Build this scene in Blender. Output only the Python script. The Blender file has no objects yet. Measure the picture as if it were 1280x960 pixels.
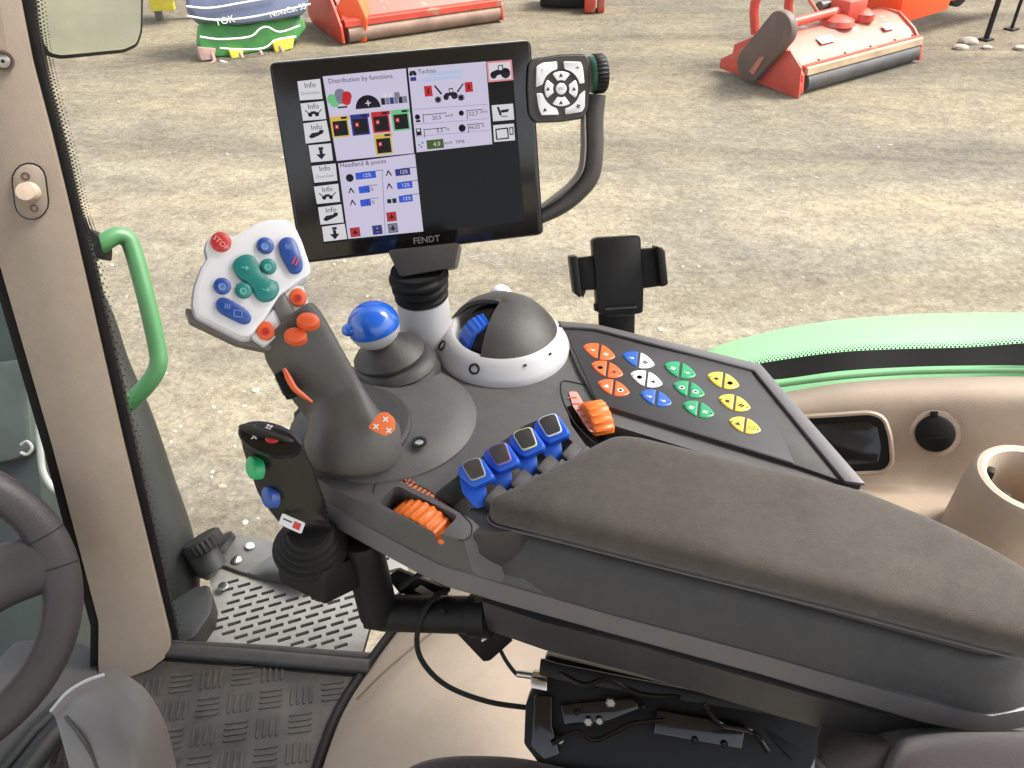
import bpy, bmesh, math, random
from mathutils import Vector as V, Matrix
random.seed(7)
S = bpy.context.scene
C = S.collection
# ------------------------------------------------------------------ camera model
F_PX, PITCH, CAMZ = 1050.0, math.radians(37.5), 2.75
cp, sp = math.cos(PITCH), math.sin(PITCH)
R_, U_, F_ = V((1, 0, 0)), V((0, sp, cp)), V((0, cp, -sp))
CAM = V((0, 0, CAMZ))
def ray(px, py): return F_ + R_ * ((px - 640) / F_PX) + U_ * ((480 - py) / F_PX)
def P(px, py, z): return CAM + ray(px, py) * z            # z = distance along the view axis
def H(px, py, h):                                          # h = metres below eye level
    d = ray(px, py); return CAM + d * (h / -d.z)
def G(px, py): return H(px, py, CAMZ)
def camv(x, y, z): return (R_ * x + U_ * y - F_ * z).normalized()   # x right, y up, z toward viewer
UP = V((0, 0, 1))
class Fr:
    def __init__(s, O, n, u=None):
        s.O = O; s.n = n.normalized()
        u = u if u is not None else V((1, 0, 0))
        s.u = (u - s.n * u.dot(s.n)).normalized(); s.v = s.n.cross(s.u)
    def at(s, px, py, off=0.0):
        d = ray(px, py); t = ((s.O + s.n * off) - CAM).dot(s.n) / d.dot(s.n)
        return CAM + d * t
    def pt(s, a, b, c=0.0): return s.O + s.u * a + s.v * b + s.n * c
    def poly(s, pts, off=0.0): return [s.at(x, y, off) for x, y in pts]
    def here(s, px, py, off=0.0, rot=0.0):
        u = s.u * math.cos(rot) + s.v * math.sin(rot)
        return Fr(s.at(px, py, off), s.n, u)
def HF(h): return Fr(V((0, 0, CAMZ - h)), UP)
EXPO = 1.65
# ------------------------------------------------------------------ materials
def lin(c): return c / 12.92 if c <= .04045 else ((c + .055) / 1.055) ** 2.4
def rgb(r, g, b): return (lin(r / 255), lin(g / 255), lin(b / 255), 1)
def g1(v): return (v, v, v, 1)
MATS = {}
def mat(name, col, rough=.5, metal=0, bump=0.0, scale=200, var=.12, vscale=12, coat=0, emit=None, estr=1, spec=.5, wear=0, wcol=None, sheen=0, dust=0, dcol=(.3,.26,.2,1), dscale=30):
    m = bpy.data.materials.new(name); m.use_nodes = True
    nt = m.node_tree; b = nt.nodes['Principled BSDF']; L = nt.links.new
    if len(col) == 3: col = (*col, 1)
    tc = nt.nodes.new('ShaderNodeTexCoord')
    n1 = nt.nodes.new('ShaderNodeTexNoise'); n1.inputs['Scale'].default_value = vscale; n1.inputs['Detail'].default_value = 6; n1.inputs['Roughness'].default_value = .65
    L(tc.outputs['Object'], n1.inputs['Vector'])
    rp = nt.nodes.new('ShaderNodeValToRGB')
    rp.color_ramp.elements[0].position = .3; rp.color_ramp.elements[1].position = .7
    rp.color_ramp.elements[0].color = tuple(c * (1 - var) for c in col[:3]) + (1,)
    rp.color_ramp.elements[1].color = tuple(min(1, c * (1 + var)) for c in col[:3]) + (1,)
    L(n1.outputs['Fac'], rp.inputs['Fac'])
    out = rp.outputs['Color']
    if wear:
        n3 = nt.nodes.new('ShaderNodeTexNoise'); n3.inputs['Scale'].default_value = vscale * 2.3; n3.inputs['Detail'].default_value = 8
        L(tc.outputs['Object'], n3.inputs['Vector'])
        r3 = nt.nodes.new('ShaderNodeValToRGB'); r3.color_ramp.elements[0].position = 1 - wear; r3.color_ramp.elements[1].position = min(1, 1.06 - wear)
        L(n3.outputs['Fac'], r3.inputs['Fac'])
        mx = nt.nodes.new('ShaderNodeMix'); mx.data_type = 'RGBA'
        L(r3.outputs['Color'], mx.inputs['Factor']); L(out, mx.inputs['A']); mx.inputs['B'].default_value = wcol or g1(.3)
        out = mx.outputs['Result']
    if dust:
        n4 = nt.nodes.new('ShaderNodeTexNoise'); n4.inputs['Scale'].default_value = dscale; n4.inputs['Detail'].default_value = 12; n4.inputs['Roughness'].default_value = .8
        L(tc.outputs['Object'], n4.inputs['Vector'])
        r4 = nt.nodes.new('ShaderNodeValToRGB'); r4.color_ramp.elements[0].position = .42; r4.color_ramp.elements[1].position = .78; r4.color_ramp.elements[1].color = (dust, dust, dust, 1)
        L(n4.outputs['Fac'], r4.inputs['Fac'])
        m4 = nt.nodes.new('ShaderNodeMix'); m4.data_type = 'RGBA'; L(r4.outputs['Color'], m4.inputs['Factor']); L(out, m4.inputs['A']); m4.inputs['B'].default_value = dcol
        out = m4.outputs['Result']
    L(out, b.inputs['Base Color'])
    mr = nt.nodes.new('ShaderNodeMapRange'); mr.inputs['To Min'].default_value = max(.02, rough - .08); mr.inputs['To Max'].default_value = min(1, rough + .1)
    L(n1.outputs['Fac'], mr.inputs['Value']); L(mr.outputs['Result'], b.inputs['Roughness'])
    b.inputs['Metallic'].default_value = metal
    b.inputs['Coat Weight'].default_value = coat
    b.inputs['Specular IOR Level'].default_value = spec
    if sheen: b.inputs['Sheen Weight'].default_value = sheen; b.inputs['Sheen Roughness'].default_value = .4
    if bump:
        n2 = nt.nodes.new('ShaderNodeTexNoise'); n2.inputs['Scale'].default_value = scale; n2.inputs['Detail'].default_value = 3
        L(tc.outputs['Object'], n2.inputs['Vector'])
        bp = nt.nodes.new('ShaderNodeBump'); bp.inputs['Strength'].default_value = bump; bp.inputs['Distance'].default_value = .001
        L(n2.outputs['Fac'], bp.inputs['Height']); L(bp.outputs['Normal'], b.inputs['Normal'])
    if emit:
        b.inputs['Emission Color'].default_value = emit; b.inputs['Emission Strength'].default_value = estr
    MATS[name] = m; return m
plast   = mat('grey_plastic', (.078,.077,.076), .46, bump=.35, scale=900, var=.08, dust=.12)
plastD  = mat('dark_grey_plastic', (.034,.032,.031), .48, bump=.35, scale=900, var=.08, dust=.1)
plastL  = mat('light_grey_plastic', (.14,.13,.12), .42, bump=.15, scale=900, var=.05)
rimgrey = mat('rim_grey_plastic', (.11,.106,.108), .42, bump=.2, scale=900, var=.06)
boxgrey = mat('lid_side_plastic', (.031,.030,.031), .5, bump=.3, scale=900, var=.06, dust=.08, dscale=14)
gripM   = mat('grip_plastic', (.078,.073,.068), .42, bump=.2, scale=800, var=.08, dust=.08)
black   = mat('black_plastic', g1(.006), .5, bump=.1, scale=600, var=.2, spec=.25)
blackM  = mat('matt_black_rubber', g1(.007), .65, spec=.3, bump=.3, scale=400, var=.2)
blackG  = mat('gloss_black', g1(.008), .12, var=.1)
glossBody = mat('satin_black_grip', g1(.009), .28, bump=.05, scale=500)
silver  = mat('silver_plastic', (.44,.44,.45), .35, var=.04, bump=.05, scale=900)
silverP = mat('silver_pad', (.72,.73,.75), .34, var=.03)
steel   = mat('steel', (.5,.49,.47), .3, metal=1, var=.15)
fabric  = mat('cushion_fabric', (.078,.067,.058), .95, bump=1, scale=1400, var=.3, vscale=6, sheen=.25, spec=.2, dust=.22, dscale=90, dcol=(.2,.18,.155,1))
fabricS = mat('seat_fabric', (.026,.019,.021), .9, bump=.8, scale=1200, var=.15, sheen=.2)
orange  = mat('orange_plastic', (.78,.17,.02), .4, var=.06)
orangeB = mat('orange_button', (.72,.11,.03), .38, var=.05)
redB    = mat('red_button', (.5,.03,.03), .35)
blueB   = mat('blue_button', (.02,.07,.3), .32, var=.1)
blueL   = mat('blue_lever', (.015,.1,.55), .32, var=.08)
blueBall= mat('blue_ball', (.01,.11,.55), .2, coat=.6, var=.08)
teal    = mat('teal_button', (.012,.19,.17), .36, var=.08)
greenB  = mat('green_button', (.02,.35,.12), .35)
mark    = mat('printed_mark', (.75,.75,.75), .5, var=.02)
markD   = mat('dark_print', g1(.012), .5, var=.02)
markR   = mat('red_print', (.6,.05,.04), .5, var=.02)
markO   = mat('orange_print', (.7,.16,.04), .5, var=.05)
lineD   = mat('seam_black', g1(.008), .7, var=.02)
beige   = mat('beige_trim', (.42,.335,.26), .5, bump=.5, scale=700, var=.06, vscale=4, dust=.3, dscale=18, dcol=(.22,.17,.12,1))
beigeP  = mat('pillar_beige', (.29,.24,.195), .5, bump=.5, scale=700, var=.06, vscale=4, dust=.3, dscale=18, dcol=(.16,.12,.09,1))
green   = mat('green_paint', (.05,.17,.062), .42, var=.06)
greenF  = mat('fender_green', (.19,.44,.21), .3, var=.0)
hoodM   = mat('dark_green_panel', (.013,.02,.017), .5, var=.3, vscale=5)
grate   = mat('grate_grey', (.19,.185,.175), .55, dust=.5, dscale=12, dcol=(.09,.075,.06,1), var=.18, vscale=10, bump=.3, scale=300)
matM    = mat('floor_rubber', (.040,.037,.036), .5, var=.3, vscale=8, bump=.4, scale=250, dust=.5, dscale=9, dcol=(.14,.115,.09,1))
shroudM = mat('shroud_grey', (.010,.011,.010), .55, var=.15, bump=.3, scale=200)
leather = mat('wheel_leather', (.036,.031,.032), .5, var=.12, bump=.5, scale=350)
redP    = mat('red_paint', (.5,.055,.03), .45, var=.2, vscale=3, wear=.42, wcol=(.35,.14,.09,1), bump=.3, scale=60)
redPale = mat('faded_red_paint', (.42,.13,.09), .55, var=.25, vscale=2.5, wear=.4, wcol=(.5,.4,.3,1))
orangeR = mat('orange_red_paint', (.78,.1,.02), .4, var=.1, vscale=2)
brownM  = mat('brown_guard', (.11,.07,.055), .6, var=.25, vscale=4)
woodish = mat('dusty_flap', (.42,.3,.19), .8, var=.3, vscale=3)
rollerM = mat('roller_steel', (.09,.085,.085), .5, metal=.3, var=.3, vscale=4)
rustM   = mat('rusty_roller', (.3,.2,.15), .6, metal=.2, var=.4, vscale=3)
yellowM = mat('yellow_paint', (.65,.55,.05), .5, var=.2, vscale=3)
blueT   = mat('blue_tarp', (.1,.12,.2), .55, var=.2, vscale=2, bump=.5, scale=20)
whiteM  = mat('white_trim', (.75,.75,.72), .5, var=.1)
ltgreen = mat('machine_green', (.04,.2,.04), .5, var=.4, vscale=4)
tyreM   = mat('tyre_black', g1(.02), .75, var=.3)
# panel button colours
pOr = mat('panel_orange', (.75,.13,.03), .4, var=.03); pBl = mat('panel_blue', (.02,.1,.4), .4, var=.03)
pWh = mat('panel_white', (.75,.76,.76), .4, var=.03);  pGr = mat('panel_green', (.01,.27,.1), .4, var=.03)
pYe = mat('panel_yellow', (.72,.48,.06), .4, var=.03)
def em(name, r, g, b, k=.75):
    c = rgb(r, g, b); m = mat(name, (.003,.003,.003), .2, spec=.15, var=.01, emit=c, estr=k * 1.1 / 2 ** EXPO); return m
eBase = em('lcd_black', 26, 26, 26, .3); eLil = em('lcd_lilac', 214, 208, 232); eWh = em('lcd_white', 225, 224, 228)
eDk = em('lcd_ink', 24, 22, 34); eRed = em('lcd_red', 205, 40, 45); eBlue = em('lcd_blue', 50, 90, 215); eNavy = em('lcd_navy', 50, 55, 140)
eGr = em('lcd_green', 120, 200, 140); eYel = em('lcd_yellow', 222, 190, 90); ePale = em('lcd_pale_blue', 190, 205, 235)
eGrey = em('lcd_grey', 130, 130, 150); ePink = em('lcd_pink', 235, 150, 160); eOlive = em('lcd_olive', 70, 95, 40); eLine = em('lcd_line', 160, 155, 180)
# ------------------------------------------------------------------ mesh building
def catmull(pts, k=6, closed=False):
    n = len(pts); out = []
    rng = range(n) if closed else range(n - 1)
    for i in rng:
        p0 = pts[(i - 1) % n] if closed or i > 0 else pts[0] * 2 - pts[1]
        p1 = pts[i]; p2 = pts[(i + 1) % n]
        p3 = pts[(i + 2) % n] if closed or i + 2 < n else p2 * 2 - p1
        for j in range(k):
            t = j / k
            out.append(.5 * ((2 * p1) + (p2 - p0) * t + (2 * p0 - 5 * p1 + 4 * p2 - p3) * t * t + (3 * p1 - p0 - 3 * p2 + p3) * t ** 3))
    if not closed: out.append(pts[-1].copy())
    return out
def rnd(pts, r, seg=5):
    n = len(pts); out = []
    for i in range(n):
        a, b, c = pts[i - 1], pts[i], pts[(i + 1) % n]
        ri = r[i] if isinstance(r, (list, tuple)) else r
        d1 = min(ri, (a - b).length * .48); d2 = min(ri, (c - b).length * .48)
        if d1 < 1e-5: out.append(b.copy()); continue
        p = b + (a - b).normalized() * d1; q = b + (c - b).normalized() * d2
        for j in range(seg + 1):
            t = j / seg; out.append(p * (1 - t) ** 2 + b * 2 * t * (1 - t) + q * t * t)
    return out
def inset(pts, n, d):
    m = len(pts)
    area = V((0, 0, 0))
    for i in range(m): area += pts[i].cross(pts[(i + 1) % m])
    sgn = 1 if area.dot(n) > 0 else -1
    out = []
    for i in range(m):
        a, b, c = pts[i - 1], pts[i], pts[(i + 1) % m]
        e1 = (b - a); e2 = (c - b)
        if e1.length < 1e-7: e1 = e2
        if e2.length < 1e-7: e2 = e1
        e1 = e1.normalized(); e2 = e2.normalized()
        n1 = n.cross(e1) * sgn; n2 = n.cross(e2) * sgn
        k = n1 + n2
        if k.length < 1e-6: k = n1
        k = k.normalized(); den = max(.5, k.dot(n1))
        out.append(b + k * (d / den))
    return out
def toward(pts, d):
    c = sum(pts, V((0, 0, 0))) / len(pts); ar = sum((p - c).length for p in pts) / len(pts)
    return [c + (p - c) * (1 - d / ar) for p in pts]
class MB:
    def __init__(s): s.bm = bmesh.new(); s.mi = 0
    def m(s, i): s.mi = i; return s
    def _f(s, vs):
        try: f = s.bm.faces.new(vs); f.material_index = s.mi; return f
        except ValueError: return None
    def poly(s, pts): s._f([s.bm.verts.new(p) for p in pts]); return s
    def loft(s, rings, caps=(True, True), closed=True):
        vr = [[s.bm.verts.new(p) for p in r] for r in rings]
        n = len(vr[0])
        for a, b in zip(vr, vr[1:]):
            for i in range(n if closed else n - 1): s._f([a[i], a[(i + 1) % n], b[(i + 1) % n], b[i]])
        if caps[0]: s._f(vr[0][::-1])
        if caps[1]: s._f(vr[-1])
        return s
    def merge(s, t):
        mp = {}
        for v in t.verts: mp[v] = s.bm.verts.new(v.co)
        for f in t.faces: s._f([mp[v] for v in f.verts])
        t.free()
    def prism(s, pts, vec, bev=0, seg=2):
        t = bmesh.new()
        a = [t.verts.new(p) for p in pts]; b = [t.verts.new(p + vec) for p in pts]; n = len(a)
        t.faces.new(a); t.faces.new(b[::-1])
        for i in range(n): t.faces.new([a[i], b[i], b[(i + 1) % n], a[(i + 1) % n]])
        bmesh.ops.recalc_face_normals(t, faces=t.faces)
        if bev:
            es = [e for e in t.edges if len(e.link_faces) == 2 and e.calc_face_angle() > .5]
            bmesh.ops.bevel(t, geom=es, offset=bev, segments=seg, profile=.5, affect='EDGES', clamp_overlap=True)
        s.merge(t); return s
    def box(s, c, u, v, w, su, sv, sw, bev=0, seg=2):
        u, v, w = u.normalized() * su / 2, v.normalized() * sv / 2, w.normalized() * sw
        return s.prism([c - u - v - w / 2, c + u - v - w / 2, c + u + v - w / 2, c - u + v - w / 2], w, bev, seg)
    def pillow(s, pts, n, prof, mode='i', bottom=True):   # prof: (inset, offset)
        f = inset if mode == 'i' else (lambda p, nn, d: toward(p, d))
        rings = [[p + n * o for p in (f(pts, n, d) if d else pts)] for d, o in prof]
        return s.loft(rings, (bottom, True))
    def medial(s, pts, n, S0, S1, prof, bottom=True):     # prof: (distance, max share of way to the spine, offset)
        ax = S1 - S0; L2 = ax.length_squared; rings = []
        for d, fr_, o in prof:
            ring = []
            for p in pts:
                t = max(0, min(1, (p - S0).dot(ax) / L2)); q = S0 + ax * t; w = q - p; w = w - n * w.dot(n); L = w.length
                ring.append(p + w.normalized() * (d if d < 0 else min(d, L * fr_)) + n * o)
            rings.append(ring)
        return s.loft(rings, (bottom, True))
    def lathe(s, O, ax, prof, n=32, a0=0, a1=2 * math.pi, u=None, ribs=0, rib_d=0, sc=(1, 1)):
        ax = ax.normalized(); u = u or (V((1, 0, 0)) if abs(ax.x) < .9 else V((0, 1, 0)))
        u = (u - ax * u.dot(ax)).normalized(); v = ax.cross(u)
        full = abs(a1 - a0 - 2 * math.pi) < 1e-6; k = n if full else n + 1
        rings = []
        for r, h in prof:
            ring = []
            for i in range(k):
                a = a0 + (a1 - a0) * i / n
                rr = r + (rib_d * (.5 if (i % 2) else -.5) if ribs and r > ribs else 0)
                ring.append(O + u * (math.cos(a) * rr * sc[0]) + v * (math.sin(a) * rr * sc[1]) + ax * h)
            rings.append(ring)
        return s.loft(rings, (prof[0][0] > 1e-4 and full, prof[-1][0] > 1e-4 and full), closed=full)
    def tube(s, pts, r, n=12, smooth=0, caps=True, sec=None, up0=None):
        if smooth:
            m = len(pts); rr = r if isinstance(r, (list, tuple)) else [r] * m
            rv = catmull([V((x, 0, 0)) for x in rr], smooth); pts = catmull(pts, smooth); r = [x.x for x in rv]
        m = len(pts); rr = r if isinstance(r, (list, tuple)) else [r] * m
        t0 = (pts[1] - pts[0]).normalized(); up = up0 or (UP if abs(t0.z) < .9 else V((1, 0, 0)))
        x = (up - t0 * up.dot(t0)).normalized(); rings = []
        for i in range(m):
            t = (pts[min(i + 1, m - 1)] - pts[max(i - 1, 0)]).normalized()
            x = (x - t * x.dot(t)).normalized(); y = t.cross(x)
            sx, sy = sec or (1, 1)
            rings.append([pts[i] + x * math.cos(2 * math.pi * j / n) * rr[i] * sx + y * math.sin(2 * math.pi * j / n) * rr[i] * sy for j in range(n)])
        return s.loft(rings, (caps, caps))
    def ball(s, c, r, ax=UP, sc=1.0, n=24, lo=-90, hi=90, m=12):
        prof = []
        for i in range(m + 1):
            a = math.radians(lo + (hi - lo) * i / m); prof.append((max(1e-5, math.cos(a) * r), math.sin(a) * r * sc))
        return s.lathe(c, ax, prof, n)
    def grid(s, rows, k=4, thick=None):
        rows = [catmull(r, k) for r in rows]
        cols = list(zip(*rows)); cols = [catmull(list(c), k) for c in cols]
        g = [[s.bm.verts.new(p) for p in c] for c in cols]
        if thick:
            b = [[s.bm.verts.new(p + thick) for p in c] for c in cols]
        for i in range(len(g) - 1):
            for j in range(len(g[0]) - 1):
                s._f([g[i][j], g[i + 1][j], g[i + 1][j + 1], g[i][j + 1]])
                if thick: s._f([b[i][j], b[i][j + 1], b[i + 1][j + 1], b[i + 1][j]])
        if thick:
            I, J = len(g) - 1, len(g[0]) - 1
            for i in range(I):
                s._f([g[i][0], b[i][0], b[i + 1][0], g[i + 1][0]]); s._f([g[i][J], g[i + 1][J], b[i + 1][J], b[i][J]])
            for j in range(J):
                s._f([g[0][j], g[0][j + 1], b[0][j + 1], b[0][j]]); s._f([g[I][j], b[I][j], b[I][j + 1], g[I][j + 1]])
        return s
    def disc(s, fr, r, o0, o1, dome=.3, n=24, sc=(1, 1)):
        h = o1 - o0
        return s.lathe(fr.O + fr.n * o0, fr.n, [(r, 0), (r, h * .6), (r * .92, h * .88), (r * .75, h), (r * .4, h * (1 + dome * .2)), (1e-5, h * (1 + dome * .25))], n, u=fr.u, sc=sc)
    def ring(s, fr, r0, r1, off=0, th=.0003, n=28, a0=0, a1=2 * math.pi):
        return s.lathe(fr.O + fr.n * off, fr.n, [(r0, 0), (r0, th), (r1, th), (r1, 0)], n, a0, a1, u=fr.u)
    def quad(s, fr, w, h, off=0, th=0):
        q = [fr.pt(-w/2, -h/2, off), fr.pt(w/2, -h/2, off), fr.pt(w/2, h/2, off), fr.pt(-w/2, h/2, off)]
        return s.poly(q) if not th else s.prism(q, fr.n * th)
    def text(s, txt, fr, size, off=0.0003, th=0, bold=0):
        cu = bpy.data.curves.new('t', 'FONT'); cu.body = txt; cu.size = size; cu.align_x = 'CENTER'; cu.align_y = 'CENTER'
        cu.resolution_u = 2; cu.extrude = th; cu.offset = bold
        o = bpy.data.objects.new('t', cu); C.objects.link(o)
        bpy.context.view_layer.update()
        me = bpy.data.meshes.new_from_object(o.evaluated_get(bpy.context.evaluated_depsgraph_get()))
        bpy.data.objects.remove(o)
        vs = [s.bm.verts.new(fr.pt(v.co.x, v.co.y, off + v.co.z)) for v in me.vertices]
        for p in me.polygons: s._f([vs[i] for i in p.vertices])
        bpy.data.meshes.remove(me); return s
def wloc(o):
    return o.get('_w') and V(o['_w']) or V((0, 0, 0))
def obj(name, mb, m, parent=None, label=None, ang=35, kind=None, recalc=True):
    bm = mb.bm
    if recalc: bmesh.ops.recalc_face_normals(bm, faces=bm.faces)
    off = WL.get(parent.name, V((0, 0, 0))) if parent else V((0, 0, 0))
    if not parent:
        xs = [v.co for v in bm.verts]
        off = V(((min(p.x for p in xs) + max(p.x for p in xs)) / 2, (min(p.y for p in xs) + max(p.y for p in xs)) / 2, min(p.z for p in xs)))
    for v in bm.verts: v.co -= off
    me = bpy.data.meshes.new(name); bm.to_mesh(me); bm.free()
    for x in (m if isinstance(m, (list, tuple)) else [m]): me.materials.append(x)
    me.polygons.foreach_set('use_smooth', [True] * len(me.polygons))
    me.set_sharp_from_angle(angle=math.radians(ang))
    o = bpy.data.objects.new(name, me); C.objects.link(o)
    if parent: o.parent = parent
    else: o.location = off
    WL[o.name] = off
    if label: o['label'] = label
    if kind: o['kind'] = kind
    return o
WL = {}
def thing(name, label, cat, loc, group=None):
    o = bpy.data.objects.new(name, None); C.objects.link(o); o.location = loc; o.empty_display_size = .05
    WL[o.name] = V(loc); o['label'] = label; o['category'] = cat
    if group: o['group'] = group
    return o
def tag(o, label, cat, group=None):
    o['label'] = label; o['category'] = cat
    if group: o['group'] = group
    return o
def cut(o, cutter):
    bmesh.ops.recalc_face_normals(cutter.bm, faces=cutter.bm.faces)
    off = WL[o.name]
    for v in cutter.bm.verts: v.co -= off
    me = bpy.data.meshes.new('c'); cutter.bm.to_mesh(me); cutter.bm.free()
    c = bpy.data.objects.new('c', me); C.objects.link(c)
    par, loc = o.parent, o.location.copy()
    o.parent = None; o.location = (0, 0, 0)
    md = o.modifiers.new('b', 'BOOLEAN'); md.object = c; md.operation = 'DIFFERENCE'; md.solver = 'EXACT'
    bpy.context.view_layer.update()
    nm = bpy.data.meshes.new_from_object(o.evaluated_get(bpy.context.evaluated_depsgraph_get()))
    if len(nm.vertices) < 8: print('CUT FAILED', o.name); o.modifiers.clear(); o.parent = par; o.location = loc; bpy.data.objects.remove(c); return
    o.modifiers.clear(); old = o.data; o.data = nm; nm.name = o.name
    o.parent = par; o.location = loc
    bpy.data.objects.remove(c); bpy.data.meshes.remove(old)
    nm.polygons.foreach_set('use_smooth', [True] * len(nm.polygons)); nm.set_sharp_from_angle(angle=math.radians(35))
def screw(parent, fr, r, m=steel, name='screw', deep=.001):
    b = MB(); b.lathe(fr.O, fr.n, [(r, -.001), (r, deep), (r * .85, deep * 1.5), (r * .5, deep * 1.5), (r * .42, deep * .3), (1e-5, deep * .3)], 20)
    return obj(name, b, m, parent)
def K6(x, y): return (x * .2916 + 280, y * .2916 + 500)
def K3(x, y): return (x * .2915 + 210, y * .2915 + 250)
def K7(x, y): return (x * .229 + 540, y * .229 + 460)
def K5(x, y): return (x * .3543 + 680, y * .3543 + 280)
def K4(x, y): return (x * .3543 + 180, y * .3543 + 620)
def K1(x, y): return (x * .32285 + 320, y * .32285 + 30)
def K2(x, y): return (x * .271 + 640, y * .271 + 40)
def K8(x, y): return (x * .25 + 420, y * .25 + 280)
# ================================================================== ARMREST CONSOLE
arm = thing('armrest_console', 'dark grey control armrest with brown fabric cushion, coloured keypad and orange thumbwheels', 'armrest', H(820, 860, .72))
HD = .552
top_near = [(367,528),(374,566),(396,594),(440,616),(492,641),(545,664),(578,672),(640,690),(760,735),(955,790),(1160,850),(1225,862),(1290,850)]
rim_near = [(364,548),(378,592),(408,627),(450,652),(500,679),(557,708),(592,718),(628,729),(760,766),(955,818),(1166,879),(1238,893),(1298,882)]
far = [(1300,720),(1180,660),(1079,608),(951,462),(745,412),(700,402),(640,392),(560,396),(510,415),(470,440),(425,462),(380,495)]
top = [H(x, y, HD) for x, y in top_near + far]
def under_lid(px, py): p = H(px, py, .575) + V((.25, .97, 0)) * .034; p.z = CAMZ - HD; return p
for i_, q_ in enumerate([(628,666),(760,704),(900,739),(1100,795),(1225,827),(1262,826)]): top[7 + i_] = under_lid(*q_) + (V((.02, .02, 0)) if i_ == 0 else V((0, 0, 0)))
rimh = [.563,.567,.572,.576,.583,.592,.603,.614] + [.62] * 5
rim = [H(x, y, h_) for (x, y), h_ in zip(rim_near, rimh)] + [H(x, y, HD) - UP * (.62 - HD) for x, y in far]
def fix(pts, k=3): return catmull(pts, k, True)
def densify(a, b):
    oa, ob = [], []
    n = len(a)
    for i in range(n):
        soft = i < 5 or i > 19
        k = 5 if soft else 1
        for j in range(k):
            t = j / k
            def cm(p):
                p0, p1, p2, p3 = p[i - 1], p[i], p[(i + 1) % n], p[(i + 2) % n]
                if not soft: return p1
                return .5 * ((2 * p1) + (p2 - p0) * t + (2 * p0 - 5 * p1 + 4 * p2 - p3) * t * t + (3 * p1 - p0 - 3 * p2 + p3) * t ** 3)
            oa.append(cm(a)); ob.append(cm(b))
    return oa, ob
top, rim = densify(top, rim)
b = MB()
midr = [t.lerp(r, .45) + UP * (.009 if i < 25 else 0) for i, (t, r) in enumerate(zip(top, rim))]
ins = inset(top, UP, .008)
b.loft([inset(rim, UP, .014), rim, midr, [t.lerp(r, .1) + UP * .002 for t, r in zip(top, rim)], ins])
shell = obj('shell', b, plast, arm)
# strip (silver-grey flange) + lower body
b = MB()
o1 = inset(rim, UP, -.0015); o2 = [p - UP * .019 for p in inset(rim, UP, -.006)]
o3 = [p - UP * .023 for p in inset(rim, UP, -.004)]; o4 = [p - UP * .025 for p in inset(rim, UP, .015)]
b.loft([[p + UP * .0 for p in inset(rim, UP, .006)], [p + UP * .0008 for p in inset(rim, UP, .0006)], o1, o2, o3, o4])
obj('flange_trim', b, rimgrey, arm)
b = MB()
lo = [H(x, y, .646) for x, y in [(603,752),(680,778),(800,808),(1000,866),(1100,893),(1220,893),(1200,800),(1000,700),(700,640),(610,690)]]
b.loft([[p for p in lo], [p - UP * .046 for p in inset(lo, UP, .003)]])
obj('lower_housing', b, boxgrey, arm)
# lever bay, trough and thumbwheel pockets cut out of the shell
hf = HF(HD)
bay_px = [(537,601),(600,553),(655,513),(672,506),(688,509),(735,548),(764,575),(690,640),(608,640)]
b = MB(); b.prism(rnd(hf.poly(bay_px, .02), .006), UP * -.055); cut(shell, b)
b = MB(); b.prism(hf.poly([(750,507),(1064,602),(1110,660),(790,610)], .02), UP * -.05); cut(shell, b)
pk1 = [K6(*p) for p in [(650,395),(700,362),(780,372),(990,515),(1030,590),(990,650),(900,650),(735,545),(655,470)]]
b = MB(); b.prism(rnd(hf.poly(pk1, .0), .006)[::1], UP * -.05); 
for v in b.bm.verts: pass
pk1f = Fr(H(530, 650, .572), (UP * .86 + camv(-.25, 0, 0) * .0 + V((-.12,-.5,0))).normalized())
b.bm.free()
_a, _c = H(490, 640, .575), H(564, 678, .575); _d = (_c - _a).normalized(); _x = _d.cross(UP).normalized()
b = MB(); b.box(H(528, 660, .575) - _d * .0035, _d, _x, UP, .072, .0265, .09, .005, 3); cut(shell, b)
b = MB(); b.box(H(528, 660, .575) - UP * .030, _d, _x, UP, .079, .0275, .004); obj('pocket_floor', b, black, arm)
pk2 = [(708,489),(722,487),(753,492),(766,530),(768,560),(745,553),(715,512)]
b = MB(); b.prism(rnd(hf.poly(pk2, .02), .004), UP * -.045); cut(shell, b)
# dark liners inside pockets
b = MB(); b.prism(rnd(hf.poly([(x, y) for x, y in bay_px], -.036), .006), UP * -.003)
obj('lever_bay_floor', b, plastD, arm)
from mathutils.bvhtree import BVHTree
def bvh_of(o):
    off = WL[o.name] if o.name in WL else V((0,0,0))
    t = BVHTree.FromPolygons([v.co + off for v in o.data.vertices], [tuple(p.vertices) for p in o.data.polygons])
    def hit(px, py, off=.0005):
        loc, n, i, dist = t.ray_cast(CAM, ray(px, py).normalized())
        if loc is None: return H(px, py, HD), UP
        if n.dot(F_) > 0: n = -n
        return loc + n * off, n
    return hit
on_shell = bvh_of(shell)
# thin groove lines around pockets
def groove(fr, px, name='seam', r=.0007, off=.0004, closed=True, m=lineD, sm=3):
    pts = fr.poly(px, off)
    pts = catmull(pts, sm, closed)
    if closed: pts.append(pts[0].copy())
    b = MB(); b.tube(pts, r, 6); return obj(name, b, m, arm)
groove(hf, [(701,478),(708,476),(735,482)], closed=False)
groove(hf, [(701,478),(703,498),(719,530),(744,555)], closed=False)
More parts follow.
